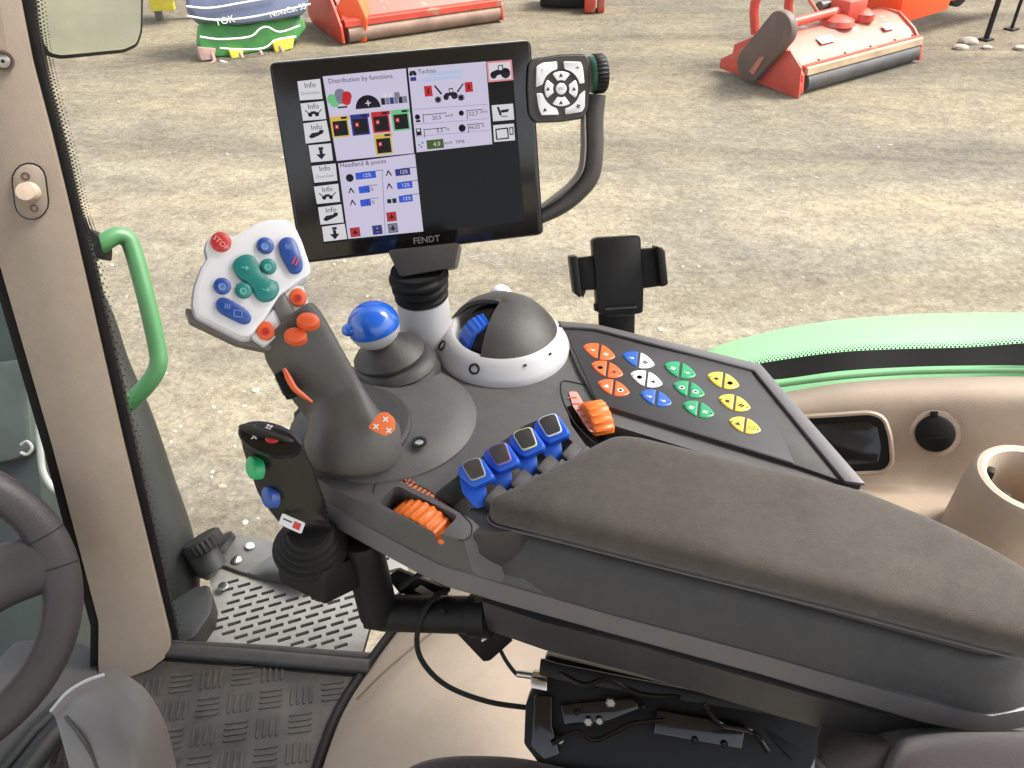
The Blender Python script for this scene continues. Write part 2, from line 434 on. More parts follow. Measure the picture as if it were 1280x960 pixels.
# ---- armrest lid box
near_r = [(594,657),(640,671),(760,704),(900,739),(1100,795),(1215,827),(1245,832),(1272,826),(1300,800)]
lid_far = [(1345,760),(1262,692),(1185,652),(1080,608),(930,574),(806,541),(762,540),(738,551),(606,630)]
def plan(px, py, h, z): p = H(px, py, h); p.z = CAMZ - z; return p
lid = [H(x, y, .575) for x, y in near_r] + [plan(x, y, .536, .575) for x, y in lid_far]
lowpx = [(583,713),(640,732),(760,766),(900,802),(1100,858),(1215,889),(1243,891),(1278,884),(1315,860)]
lidb = [H(x, y, .6165) for x, y in lowpx] + [plan(x, y, .536, .6165) for x, y in lid_far]
lidr = rnd(lid, .010, 4); lidbr = rnd(lidb, .012, 4)
b = MB()
b.loft([lidbr, [p.lerp(q_, .10) for p, q_ in zip(lidr, lidbr)], [p - UP * .001 for p in inset(lidr, UP, .001)], [p + UP * .0025 for p in inset(lidr, UP, .004)],
        [p + UP * .0032 for p in inset(lidr, UP, .0065)], [p + UP * .0115 for p in inset(lidr, UP, .0085)], [p + UP * .013 for p in inset(lidr, UP, .010)]])
obj('armrest_lid', b, boxgrey, arm)
b = MB(); b.prism(rnd([H(x, y, .5575) for x, y in [(578,650),(598,626),(645,606),(690,640),(650,664),(607,667),(588,668)]], .004, 4), UP * -.05, .003, 3); obj('lid_nose', b, boxgrey, arm)
# ---- cushion
cu_px = [(617,650),(611,640),(628,628),(750,549),(772,539),(800,541),(930,572),(1075,606),(1180,648),(1262,690),(1345,745),(1345,798),(1300,821),(1275,816),(1200,797),(1050,757),(850,708),(700,670)]
cu = [plan(x, y, .533 if 3 <= i <= 10 else (.548 if i == 2 else .553), .553) for i, (x, y) in enumerate(cu_px)]
cu = rnd(cu, [.006,.006,.006,.01,.012,.01,.02,.02,.02,.02,.02,.01,.008,.008,.02,.02,.02,.02], 4)
b = MB()
b.medial(cu, UP, H(725,620,.553), H(1235,765,.553), [(.004,.3,-.006),(.0,0,-.004),(-.001,1,.002),(.0,0,.0105),(.0015,.2,.0148),(.0045,.3,.0180),(.009,.4,.0198),(.015,.5,.0208),(.025,.62,.0213),(.04,.75,.0216),(.06,.9,.0218),(.2,.999,.0219)])
cush = obj('cushion', b, fabric, arm, ang=60)
b = MB(); pp = [p - UP * .0045 for p in inset(cu, UP, -.0025)]
b.tube(pp + [pp[0].copy()], .0011, 6); obj('lid_bead', b, rimgrey, cush)
# ---- joystick dome base on console
b = MB()
domeC = H(482, 524, HD)
b.lathe(domeC - UP * .004, UP, [(.095,0),(.093,.006),(.083,.013),(.068,.0175),(.05,.0195),(.03,.02),(1e-5,.02)], 64)
jb = obj('joystick_plinth', b, plast, arm)
b = MB(); tc_ = H(440, 548, HD) + UP * .012
b.lathe(tc_, UP + V((-.06,-.05,0)), [(.0605,-.01),(.0605,.003),(.058,.0065),(.05,.008),(.01,.0085),(1e-5,.0085)], 56)
obj('turntable', b, plastD, arm)
for px, py, hh in ((524,553,.535),(377,518,.543)):
    f = Fr(H(px, py, hh), UP)
    b = MB(); b.ring(f, .0045, .0075, 0, .0015); b.m(1).disc(f, .0045, -.001, .0008, 0)
    obj('recessed_screw', b, [lineD, steel], arm)
# ---- keypad flap
flap = [(708,417),(719,412),(938,463),(994,581),(747,505)]
outer = [(699,403),(745,411),(951,461),(1079,607),(1058,603),(994,581),(747,505),(722,460)]
b = MB(); b.prism(rnd(hf.poly(outer, .004), .004), UP * -.03, .0012)
flapo = obj('keypad_flap', b, plastD, arm)
b = MB(); b.pillow(rnd(hf.poly(flap, .004), .005), UP, [(0,.0),(0,.0007),(.001,.0012)], 'i')
pan = obj('keypad_membrane', b, mat('membrane_grey', (.03,.028,.03), .6, var=.04), arm)
b = MB()
rp_ = hf.poly([(697,404),(745,408),(950,458),(1081,608)], .004)
rp_in = hf.poly([(703,411),(745,414),(942,466),(1055,605)], .004)
b.prism(rp_ + rp_in[::-1], UP * .004, .0015)
obj('keypad_rim', b, rimgrey, arm)
fr = hf
def lens(mb, cx, cy, side, L=21, Hh=9.2, ang=17.5, gap=1.5):
    a = math.radians(ang); dx, dy = math.cos(a), math.sin(a); pts = []
    for i in range(11):
        t = i / 10; x = gap + (L - gap) * t; y = Hh * math.cos(t * math.pi / 2) ** .7 * (1 if i < 10 else 0); pts.append((x, -y))
    for i in range(9, -1, -1):
        t = i / 10; x = gap + (L - gap) * t; y = Hh * math.cos(t * math.pi / 2) ** .7; pts.append((x, y))
    px = [(cx + side * (x * dx) - side * y * dy * .0 + y * -.12, cy + side * x * dy + y) for x, y in pts]
    w = fr.poly(px, .0052)
    if side < 0: w = w[::-1]
    mb.pillow(w, UP, [(0, 0), (0, .0006), (.0012, .0014), (.003, .0016)], 't')
    return px
def glyph(mb, f, k, s=.0032):
    if k == 'tri': mb.poly([f.pt(-s, -s * .8, 0), f.pt(s, -s * .8, 0), f.pt(0, s, 0)])
    elif k == 'ring': mb.ring(f, s * .6, s, 0, .0001, 14)
    elif k == 'x':
        for r in (.785, -.785): mb.quad(Fr(f.O, f.n, f.u * math.cos(r) + f.v * math.sin(r)), s * 2, s * .4)
    elif k == 'fan':
        for i in range(4):
            a = i * math.pi / 2 + .4; g = Fr(f.pt(math.cos(a) * s * .65, math.sin(a) * s * .65), f.n, f.u); mb.lathe(g.O, g.n, [(s * .42, 0), (s * .42, .0001), (1e-5, .0001)], 10)
    elif k == 'wheel':
        mb.ring(f, s * .8, s, 0, .0001, 16)
        for i in range(3):
            a = i * 2.094; mb.quad(Fr(f.pt(math.cos(a) * s * .4, math.sin(a) * s * .4), f.n, f.u * math.cos(a) + f.v * math.sin(a)), s * .9, s * .25)
    elif k == 'bars':
        for i in (-1, 0, 1): mb.quad(Fr(f.pt(i * s * .6, 0), f.n, f.u), s * .28, s * 1.6)
    elif k == 'sun':
        mb.ring(f, s * .35, s * .6, 0, .0001, 14)
        for i in range(8):
            a = i * math.pi / 4; mb.quad(Fr(f.pt(math.cos(a) * s * .85, math.sin(a) * s * .85), f.n, f.u * math.cos(a) + f.v * math.sin(a)), s * .45, s * .22)
    elif k == 'arrow':
        mb.quad(Fr(f.pt(-s * .3, 0), f.n, f.u), s * 1.2, s * .3); mb.poly([f.pt(s * .2, -s * .7), f.pt(s * 1.1, 0), f.pt(s * .2, s * .7)])
    elif k == 'box':
        for sx, sy, w, h in ((0, 1, 2, .25), (0, -1, 2, .25), (1, 0, .25, 2), (-1, 0, .25, 2)): mb.quad(Fr(f.pt(sx * s * .8, sy * s * .7), f.n, f.u), s * w * .8, s * h * .7)
pairs = [(749,440,pOr,pOr,mark,'arrow','bars'),(759,462,pOr,pOr,markD,'ring','x'),(767,485,pOr,pOr,mark,'tri','ring'),
 (798,450,pBl,pWh,None,'arrow','fan'),(808,474,pWh,pWh,markD,'wheel','tri'),(820,498,pBl,pBl,mark,'arrow','arrow'),
 (850,463,pGr,pGr,mark,'bars','arrow'),(861,487,pGr,pGr,mark,'ring','ring'),(873,512,pGr,pGr,mark,'bars','x'),
 (904,476,pYe,pYe,markD,'sun','wheel'),(918,504,pYe,pYe,markD,'sun','fan'),(931,532,pYe,pYe,markD,'tri','box')]
cn = {id(pOr): 'orange', id(pBl): 'blue', id(pWh): 'white', id(pGr): 'green', id(pYe): 'yellow'}
for cx, cy, m1, m2, mk, g1_, g2_ in pairs:
    for side, mm, gk in ((-1, m1, g1_), (1, m2, g2_)):
        b = MB(); lens(b, cx, cy, side)
        ink = mk or (mark if mm is pBl else markD)
        b.m(1); a = math.radians(17.5)
        f = Fr(fr.at(cx + side * 9 * math.cos(a), cy + side * 9 * math.sin(a), .0070), UP, H(cx + 10, cy + 3, HD) - H(cx, cy, HD))
        glyph(b, f, gk, .0031)
        f2 = Fr(fr.at(cx + side * 17 * math.cos(a), cy + side * 17 * math.sin(a), .0070), UP); b.m(2).lathe(f2.O, UP, [(.0009, 0), (.0009, .0001), (1e-5, .0001)], 8)
        obj('keypad_button', b, [mm, ink, markD], pan, label=cn[id(mm)] + ' keypad button')
# ---- thumbwheels
def thumbwheel(cpx, h, p0, p1, r, wdt, sink, nr=44, arc=None, m=orange):
    a = H(*p0, h); c = H(*p1, h); d = (c - a).normalized(); ax = d.cross(UP).normalized()
    O = H(*cpx, h) - UP * sink
    b = MB(); n = nr * 2
    rings = []
    for o in (-.5, -.42, .42, .5):
        ring = []
        for i in range(n):
            an = (.13 + .95 * i / (n - 1)) * math.pi; k = (i // 2 % 2); rr = r + (.0008 if k else -.0008) - (.0015 if abs(o) > .45 else 0)
            ring.append(O + d * math.cos(an) * rr + UP * math.sin(an) * rr + ax * o * wdt)
        rings.append(ring)
    b.loft(rings)
    return b, O, d, ax
b, O, d, ax = thumbwheel((528,660), .575, (490,640), (564,678), .0395, .0235, .017, 28)
an = .75
b.box(O + d * math.cos(an) * .042 + UP * math.sin(an) * .042, ax, d * -math.sin(an) + UP * math.cos(an), d * math.cos(an) + UP * math.sin(an), .027, .006, .007, .002)
obj('thumbwheel', b, orange, arm, label='large orange ribbed thumbwheel with a raised lip')
b, O, d, ax = thumbwheel((746,522), HD, (733,492), (760,540), .027, .022, .013, 20)
obj('thumbwheel', b, orange, arm, label='small orange ribbed thumbwheel beside the keypad')
b = MB()
f = Fr(H(531, 622, .549), UP, H(556, 636, .549) - H(506, 606, .549))
def off_sl(px, py): return Fr(shell_pt(px, py), UP)
# tick strip by the large wheel
def label_strip(px0, px1, h, name, wd, m, n, nn=UP, chars=None):
    a, c = H(*px0, h), H(*px1, h); u = (c - a).normalized(); L = (c - a).length
    f = Fr((a + c) / 2, nn, u); b = MB()
    if chars: b.text(chars, Fr(f.pt(-L * .42, 0), f.n, f.u), wd * 1.5, .0004)
    for i in range(n):
        x = -L * .28 + L * .75 * i / (n - 1)
        hh = wd * (1 - .6 * i / n); b.prism([f.pt(x - L*.02, -hh/2), f.pt(x + L*.02, -hh/2), f.pt(x + L*.02, hh/2), f.pt(x - L*.02, hh/2)], f.n * .0004)
    return obj(name, b, m, arm)
# ---- four valve levers
lev = [(572,586),(604,567),(636,548),(667,531)]
outl = [mark, em and markR, mat('yellow_outline', (.6,.6,.2), .5), mark]
def lever(i, ox, oy):
    base = K7(140, 550)
    def q(x, y): X, Y = K7(x, y); return (X - base[0] + ox, Y - base[1] + oy)
    s_ = 1.0
    n = (UP * .80 + V((-.12, -.58, 0))).normalized()
    f = Fr(H(ox + 22, oy + 5, .53), n, V((.8, -.2, 0)))
    head = [q(*p) for p in [(136,552),(168,512),(240,485),(272,490),(342,590),(330,612),(222,660),(150,600)]]
    b = MB(); w = rnd(f.poly(head), .004, 4)
    b.pillow(w, n, [(.002,-.015),(0,-.012),(0,-.002),(.0012,0),(.003,.0008)], 't')
    # downward fin
    fin = [q(*p) for p in [(142,590),(200,640),(238,650),(248,770),(232,768),(160,680)]]
    fp = f.poly(fin, -.008); b.prism([p for p in fp], V((.75,.3,0)).normalized() * .011, .002)
    root = obj('valve_lever', b, blueL, arm, label=['nearest blue valve lever with a dull outlined pad', 'blue valve lever with a violet outlined pad', 'blue valve lever with a yellow outlined pad', 'farthest blue valve lever with a pale outlined pad'][i])
    pad = [q(*p) for p in [(160,530),(185,508),(242,490),(264,492),(300,590),(216,622)]]
    w = rnd(f.poly(pad, .001), .0035, 4)
    b = MB(); b.pillow(w, n, [(0,0),(0,.0012),(.0008,.0018)], 't'); obj('pad_outline', b, outline_m[i], root)
    w2 = toward(w, .0012)
    b = MB(); b.pillow(w2, n, [(0,.001),(0,.0021),(.0012,.0026)], 't'); obj('finger_pad', b, plastD, root)
    # grey arm toward cushion
    a = H(ox + 42, oy + 34, .552); c = H(ox + 74, oy + 62, .566)
    b = MB(); b.box((a + c) / 2, c - a, (c - a).cross(UP), UP, (c - a).length, .026, .016, .003)
    b.box(a.lerp(c, .62) + UP * .002, c - a, (c - a).cross(UP), UP, .012, .030, .020, .002)
    obj('lever_arm', b, plastD, root)
outline_m = [mat('outline_grey', (.28,.29,.3), .4), mat('outline_violet', (.25,.12,.4), .4), mat('outline_yellow', (.6,.6,.3), .4), mat('outline_pale', (.6,.65,.7), .4)]
for i, (ox, oy) in enumerate(lev): lever(i, ox, oy)
# label strips
pts = catmull([V((x, y, 0)) for x, y in [K6(*p) for p in [(640,400),(652,362),(700,345),(770,348),(850,375),(940,430),(1020,490),(1062,540),(1050,590),(1010,602)]]], 6)
b = MB(); b.tube([on_shell(p.x, p.y, .0002)[0] for p in pts], .0006, 6); obj('seam', b, lineD, arm)
b = MB(); L0, L1 = (503, 599), (556, 629)
for i in range(9):
    t = .22 + .78 * i / 8; px, py = L0[0] + (L1[0] - L0[0]) * t, L0[1] + (L1[1] - L0[1]) * t
    c, n = on_shell(px, py, .0004); c2, _ = on_shell(px + 5, py + 2.7, .0004)
    f = Fr(c, n, c2 - c); b.quad(f, .0026, .0075 - .0006 * i)
c, n = on_shell(L0[0] + 4, L0[1] + 2, .0005); f = Fr(c, n, V((.8,-.25,0))); b.text('N', f, .012, 0)
obj('orange_scale', b, markO, arm, recalc=False)
b = MB(); b.prism(rnd(hf.poly([(711,490),(721,490),(748,535),(743,541),(737,540),(716,508)], .0008), .003), UP * .0008); strip = obj('scale_strip', b, mat('strip_salmon', (.6,.3,.24), .5), arm)
b = MB()
for i in range(6):
    f = Fr(hf.at(716 + i * 4.6, 497 + i * 7.6, .0021), UP, hf.at(721, 490) - hf.at(711, 490)); b.quad(f, .009 - .0008 * i, .0018)
obj('scale_marks', b, markR, strip)
# ---- silver dial with hood
DC = H(628, 434, HD)
b = MB()
b.lathe(DC, UP, [(.0765,-.003),(.0765,.004),(.074,.009),(.066,.020),(.060,.0255),(.056,.0265),(.053,.024),(.050,.016),(1e-5,.016)], 72)
dial = obj('dial_ring', b, silver, arm, label='silver ring around the hooded dial')
for a in (-68, -38, 12):
    a = math.radians(a); d = V((math.cos(a), math.sin(a), 0))
    b = MB(); b.box(DC + d * .0655 + UP * .0195, d, d.cross(UP), UP + d * .55, .005, .0035, .002)
    obj('tick_mark', b, lineD, dial)
for az in (196, 245):
    a = math.radians(az); d = V((math.cos(a), math.sin(a), 0)); n = (UP * .7 + d).normalized()
    f = Fr(DC + d * .0695 + UP * .0155, (UP * .62 + d * .78).normalized())
    b = MB(); b.ring(f, .0042, .0062, .0, .0012); b.m(1).disc(f, .0042, -.0005, .0006, 0); obj('recessed_screw', b, [lineD, steel], dial)
a0, a1 = math.radians(-112), math.radians(158)
prof = [(.060,.010),(.0632,.0215),(.061,.026),(.055,.033),(.046,.041),(.035,.047),(.023,.051),(.010,.053),(.002,.053)]
b = MB()
inner = [(r - .003, h - .003) for r, h in prof[::-1]]
def hood_ring(a):
    d = V((math.cos(a), math.sin(a), 0)); k = 1
    return [DC + d * r * (1.0) + UP * h + V((-.002, .016, 0)) * min(1, max(0, (h - .02) / .04)) for r, h in prof + inner]
b.loft([hood_ring(a0 + (a1 - a0) * i / 56) for i in range(57)], (True, True), closed=True)
obj('dial_hood', b, plastD, dial, ang=50)
b = MB()
wa = math.radians(205); wd = V((math.cos(wa), math.sin(wa), 0))
b.lathe(DC + wd * .020 + UP * .016, wd.cross(UP), [(1e-5,-.013),(.024,-.013),(.028,-.011),(.028,.011),(.024,.013),(1e-5,.013)], 60, ribs=.0275, rib_d=.0013)
obj('blue_wheel', b, blueL, dial)
b = MB(); b.lathe(DC + UP * .016, UP, [(.046,0),(.044,.008),(.038,.02),(.02,.028),(1e-5,.03)], 40); obj('dial_core', b, black, dial)
f = Fr(DC + V((math.cos(2.72), math.sin(2.72), 0)) * .0665 + UP * .0195, (V((math.cos(2.72), math.sin(2.72), 0)) * .72 + UP * .7), V((.5,.8,0)))
b = MB(); b.prism(rnd([f.pt(-.011,-.006), f.pt(.011,-.006), f.pt(.011,.006), f.pt(-.011,.006)], .002), f.n * .0008); b.m(1).prism([f.pt(-.005,-.003,.0009), f.pt(.005,-.003,.0009), f.pt(0,.004,.0009)], f.n * .0003)
obj('warning_sticker', b, [pYe, markD], dial)
b = MB(); bp_ = P(626, 366, .985); b.ball(bp_ - UP*.006, .014, UP, 1.1); b.m(1); f = Fr(bp_ + V((0,-.0115,.004)), V((0,-.85,.5)))
b.pillow(rnd([f.pt(-.009,-.004), f.pt(.009,-.004), f.pt(.009,.005), f.pt(-.009,.005)], .004), f.n, [(0,-.003),(0,.0018),(.002,.0028)], 't')
b.m(2).lathe(f.O + f.n * .0024, f.n, [(.0028,0),(.0028,.001),(1e-5,.001)], 12)
obj('rear_button', b, [silverP, blueL, mark], dial)
# ================================================================== MULTI-FUNCTION JOYSTICK
js = thing('multifunction_joystick', 'grey joystick with wide white head full of blue, teal and red buttons', 'joystick', tc_)
n_h = camv(.40, .22, .89)
FH = Fr(P(312, 350, .742), n_h, R_)
head_px = [K3(*p) for p in [(166,190),(180,155),(215,136),(250,143),(275,156),(300,146),(380,100),(430,84),(480,80),(520,87),(545,112),(575,175),(612,285),(608,318),(545,358),(478,408),(420,500),(355,582),(320,584),(220,535),(125,485),(112,440),(118,370),(148,285),(178,240),(172,212)]]
w = rnd(FH.poly(head_px), .003, 3)
b = MB(); b.pillow(w, FH.n, [(.004,-.024),(.001,-.022),(-.002,-.016),(-.002,-.0105)]); b.m(1)
b.pillow(w, FH.n, [(-.0005,-.0105),(-.0005,-.003),(.0003,-.0008),(.0018,0),(.004,.0003)])
head = obj('head_shell', b, [silver, silverP], js)
b = MB(); w3 = rnd(FH.poly([K3(*p) for p in [(120,492),(220,545),(320,594),(365,590),(430,500),(470,440),(520,500),(430,660),(330,640),(285,628),(90,535),(70,480)]], -.0245), .002)
b.prism(w3, FH.n * .012, .002); obj('head_underside', b, plastL, js)
tints = {}
def ink_of(m):
    if m.name not in tints: tints[m.name] = mat(m.name + '_print', {'dark': (.5,.5,.5)}.get(m.name, {'red_button': (.75,.4,.36), 'blue_button': (.16,.27,.6), 'teal_button': (.12,.42,.38)}.get(m.name, (.6,.6,.6))), .4, var=.02)
    return tints[m.name]
def hd_ellipse(cx, cy, r, m, name, lab, o=.0045, glyphk=None, par=head):
    f = FH.here(*K3(cx, cy)); rr = r * .2915 * .742 / F_PX
    b = MB(); b.disc(f, rr, -.001, o, .5); b.m(1); f2 = FH.here(*K3(cx, cy), o * 1.02 + .0006)
    if glyphk == 'STOP': b.text('STOP', Fr(f2.O, f2.n, FH.u * .75 + FH.v * -.6), rr * .75)
    elif glyphk: glyph(b, f2, glyphk, rr * .45)
    return obj(name, b, [m, ink_of(m)], par, label=lab)
hd_ellipse(226,184,43,redB,'stop_button','red round stop button on the head corner',.006,'STOP')
hd_ellipse(416,199,37,blueB,'round_button','dark blue round button high on the head',.005,'ring')
hd_ellipse(232,372,36,blueB,'round_button','dark blue round button low on the head',.005,'ring')
hd_ellipse(429,288,35,teal,'round_button','teal round button in the right notch',.005,'ring')
hd_ellipse(323,391,35,teal,'round_button','teal round button in the left notch',.005,'ring')
def blob(pts, m, name, lab, o=.005, par=head, rr=.004, glyphs=()):
    w = rnd(FH.poly([K3(*p) for p in pts]), rr, 4)
    b = MB(); b.pillow(w, FH.n, [(0,-.001),(0,o*.6),(.0003,o*.85),(.0007,o*.96),(.0013,o*1.03)])
    for gx, gy, gk, s in glyphs:
        b.m(1); glyph(b, FH.here(*K3(gx, gy), o * 1.05 + .0007), gk, s)
    return obj(name, b, [m, ink_of(m), markR], par, label=lab)
def smooth_px(pts, k=4):
    q = catmull([V((x, y, 0)) for x, y in pts], k, True); return [(v.x, v.y) for v in q]
blob(smooth_px([(275,290),(290,258),(330,240),(370,252),(388,290),(400,320),(435,345),(468,360),(474,395),(450,430),(410,440),(378,422),(362,392),(338,362),(300,336)]), teal, 'rocker_button', 'large curved teal rocker button', .0055, glyphs=((330,290,'arrow',.0035),(420,385,'arrow',.0035)), rr=.001)
blob([(470,185),(495,165),(530,167),(548,190),(578,280),(572,312),(545,322),(522,315),(480,240)], blueB, 'oblong_button', 'dark blue oblong button at the right edge of the head', .0055, glyphs=((515,200,'bars',.003),))
blob([(203,440),(222,422),(252,425),(335,475),(358,505),(352,530),(322,538),(225,490),(206,468)], blueB, 'oblong_button', 'blue oblong button at the lower left of the head', .0055, glyphs=((255,455,'bars',.003),(300,487,'box',.004)))
b = MB(); b.text('II', FH.here(*K3(545, 265), .0062, -.3), .012); obj('red_print', b, markR, head)
# neck pads
for pts, bc, lab in (([(455,462),(505,545),(470,580),(418,625),(365,590),(362,580),(420,505)], (419,563), 'lower'), ([(500,402),(545,365),(580,368),(606,455),(590,470),(552,498)], (557,420), 'upper')):
    w = rnd(FH.poly([K3(*p) for p in pts], -.004), .002)
    b = MB(); b.pillow(w, FH.n, [(0,-.012),(0,-.001),(.001,0)]); obj('neck_pad', b, silverP, js, label='white %s neck pad' % lab)
    f = FH.here(*K3(*bc), -.004); b = MB(); b.disc(f, .0078, 0, .0035, .4, sc=(1,1.1)); b.m(1); glyph(b, FH.here(*K3(*bc), .0003), 'ring', .0035)
    obj('orange_button', b, [orangeB, redB], js)
b = MB(); b.prism(FH.poly([K3(*p) for p in [(452,452),(482,408),(500,405),(552,498),(500,560)]], -.002), FH.n * -.014, .001); obj('neck_bridge', b, plastL, js)
# grip: lofted sections
def sect(cpx, z, half, n_ax, ydir, dep, n=24, sq=2.6):
    c = P(*cpx, z); x = (P(cpx[0] + half[0], cpx[1] + half[1], z) - c); y = ydir.normalized() * dep
    out = []
    for i in range(n):
        a = 2 * math.pi * i / n; ca, sa = math.cos(a), math.sin(a)
        kx = math.copysign(abs(ca) ** (2 / sq), ca); ky = math.copysign(abs(sa) ** (2 / sq), sa)
        out.append(c + x * kx + y * ky)
    return out
yd = camv(-.25, -.45, -.85)
secs = [sect((358,407), .752, (28,-24), None, yd, .012), sect((361,411), .757, (31,-27), None, yd, .020), sect((366,420), .763, (34,-27), None, yd, .0235), sect((378,440), .770, (36,-24), None, yd, .0235), sect((392,463), .776, (37,-20), None, yd, .0225),
        sect((405,483), .783, (37,-17), None, yd, .0225), sect((418,503), .790, (37,-13), None, yd, .0235), sect((427,517), .795, (42,-9), None, camv(-.2,-.25,-.94), .029), sect((436,530), .80, (51,-4), None, camv(-.1,.1,-.99), .037), sect((441,541), .806, (58,0), None, camv(0,.45,-.88), .044),
        sect((444,549), .811, (60,2), None, V((0,1,0)), .047), sect((446,555), .815, (58,3), None, V((0,1,0)), .045), sect((447,560), .818, (48,3), None, V((0,1,0)), .038)]
secs = [list(r) for r in zip(*[catmull(list(c), 3) for c in zip(*secs)])]
b = MB(); b.loft(secs); grip = obj('grip', b, gripM, js, ang=60)
b = MB(); axj = (P(418,503,.79) - P(446,575,.82)).normalized()
b.lathe(P(448,572,.822), (UP * .9 + axj * .3), [(.037,-.024),(.037,-.004),(.033,-.001),(.033,.012),(.02,.014),(1e-5,.014)], 40); obj('pivot_collar', b, plastD, js)
for cx, cy in ((601,516),(547,580)):
    f = Fr(P(*K3(cx, cy), .7335), camv(.18,.42,.88), R_)
    b = MB(); b.disc(f, .0088, -.006, .0028, .5, sc=(1.15,.85)); b.m(1); glyph(b, Fr(f.pt(0,0,.0034), f.n, f.u), 'arrow', .003)
    obj('orange_button', b, [orangeB, redB], js)
b = MB(); f = Fr(P(479, 531, .752), camv(.25,.28,.93), R_)
b.prism(rnd(f.poly([(459,535),(474,516),(484,515),(494,524),(494,538),(482,546)], 0), .003), f.n * .0012, .0004); b.m(1)
for q in ((470,533),(482,524),(486,538)): glyph(b, f.here(*q, .0017), 'x', .003)
obj('orange_sticker', b, [markO, mark], js)
b = MB(); pts = [P(*K3(*p), z) for p, z in (((498,722),.744),((520,770),.7445),((545,810),.746),((580,838),.7475),((618,866),.75))]
b.tube(pts, [.0016,.003,.0028,.0022,.0012], 8, smooth=4); obj('orange_trigger_trim', b, orangeB, js)
b = MB()
for i in range(9):
    c0 = P(*K3(488 + i * 4, 765 + i * 8.5), .757); b.box(c0, R_, camv(.3,1,0), F_, .008, .0016, .016, .0003)
b.box(P(*K3(505, 795), .768), camv(.5,-1,0), camv(1,.5,0), F_, .026, .008, .012, .001)
obj('ribbed_trigger', b, blackM, js)
# ================================================================== BLUE BALL LEVER
bl = thing('ball_lever', 'small lever with glossy blue and silver ball knob on black rubber boot', 'lever', H(497, 472, HD))
bc_ = P(467, 407, .885); ba = (bc_ - H(500, 470, HD)).normalized()
bx = (ba * .8 + UP * .6).normalized()
b = MB(); b.ball(bc_, .0275, bx, .92, 32, -90, -8, 8); kn = obj('knob_base', b, silver, bl)
b = MB(); b.ball(bc_ + bx * .0006, .0279, bx, .92, 32, -8, 90, 12); b.ball(P(437, 412, .872), .0085, bx, .8, 20); obj('blue_cap', b, blueBall, bl)
b = MB(); s0 = H(499, 468, HD)
Lb = (bc_ - s0).length
b.lathe(s0 - UP * .004, UP * .9 + ba * .4, [(.046,0),(.047,.008),(.044,.014),(.043,.016),(.045,.019),(.042,.024),(.034,.028)], 44)
b.lathe(s0 + ba * .024, ba * .6 + UP * .6, [(.030,-.004),(.038,.0),(.039,.004),(.034,.010),(.022,.017),(.014,.022),(.012,.03),(1e-5,.03)], 44)
obj('rubber_boot', b, plastD, bl)
# ================================================================== TERMINAL
nT = camv(.180, -.305, .935)
FT = Fr(P(508, 188, .935), nT, FTu := (P(662,52,.939) - P(338,80,.9018)))
term = thing('display_terminal', 'black tablet-like display terminal showing tractor settings, on short bellows stand', 'display', H(533, 415, HD))
fpx = [(338,80),(662,52),(678,292),(378,328)]
w = rnd(FT.poly(fpx), .006, 5)
b = MB(); b.pillow(w, FT.n, [(.004,-.030),(.0,-.026),(.0,-.0015)]); tb = obj('housing', b, plastD, term)
b = MB(); b.pillow(w, FT.n, [(.0,-.0015),(.0,-.0004),(.0008,0)]); obj('front_glass', b, blackG, term)
b = MB(); b.loft([[p + FT.n * -.0016 for p in inset(w, FT.n, -.0014)], [p + FT.n * -.0075 for p in inset(w, FT.n, -.0022)], [p + FT.n * -.0045 for p in inset(w, FT.n, .001)], [p + FT.n * -.0016 for p in inset(w, FT.n, .001)]], (False, False)); obj('bezel_highlight', b, silver, term)  # silver band painted as the sky highlight along the dark housing edge
b = MB()
mats_scr = [eBase, eLil, eWh, eDk, eRed, eBlue, eNavy, eGr, eYel, ePale, eGrey, ePink, eOlive, eLine]
BASE, LIL, WH, DK, RED, BLU, NAV, GRN, YEL, PAL, GRY, PNK, OLI, LIN = range(14)
lay = [.0004]
def sq(m, pts, o): b.m(m).poly(FT.poly([K1(*p) for p in pts], o))
cs = .32285 * .935 / F_PX
def rc(m, cx, cy, w_, h_, o): f = FT.here(*K1(cx, cy), o); b.m(m).quad(f, w_ * cs, h_ * cs)
def tx(m, s_, cx, cy, size, o=.0012): b.m(m).text(s_, FT.here(*K1(cx, cy), o), size * cs * 1.25, 0)
def ci(m, cx, cy, r, o): f = FT.here(*K1(cx, cy), o); b.m(m).lathe(f.O, f.n, [(r * cs, 0), (r * cs * .98, .00003), (1e-5, .00003)], 20)
def rg(m, cx, cy, r0, r1, o): f = FT.here(*K1(cx, cy), o); b.m(m).ring(f, r0 * cs, r1 * cs, 0, .00003, 20)
sq(BASE, [(158,220),(990,138),(1040,765),(263,850)], .0003)
sq(LIL, [(258,203),(580,172),(612,500),(313,530)], .0006); sq(LIL, [(588,170),(890,145),(915,465),(622,497)], .0006); sq(LIL, [(318,540),(615,503),(648,803),(357,832)], .0006)
tabs = [[(160,222),(248,212),(258,290),(170,296)],[(172,308),(262,298),(272,368),(182,375)],[(183,385),(273,373),(288,452),(193,463)],[(203,470),(290,462),(298,528),(213,536)],
        [(215,550),(308,540),(315,606),(226,615)],[(224,630),(318,618),(326,688),(236,697)],[(240,710),(330,698),(340,768),(250,777)],[(255,785),(343,773),(353,832),(263,843)]]
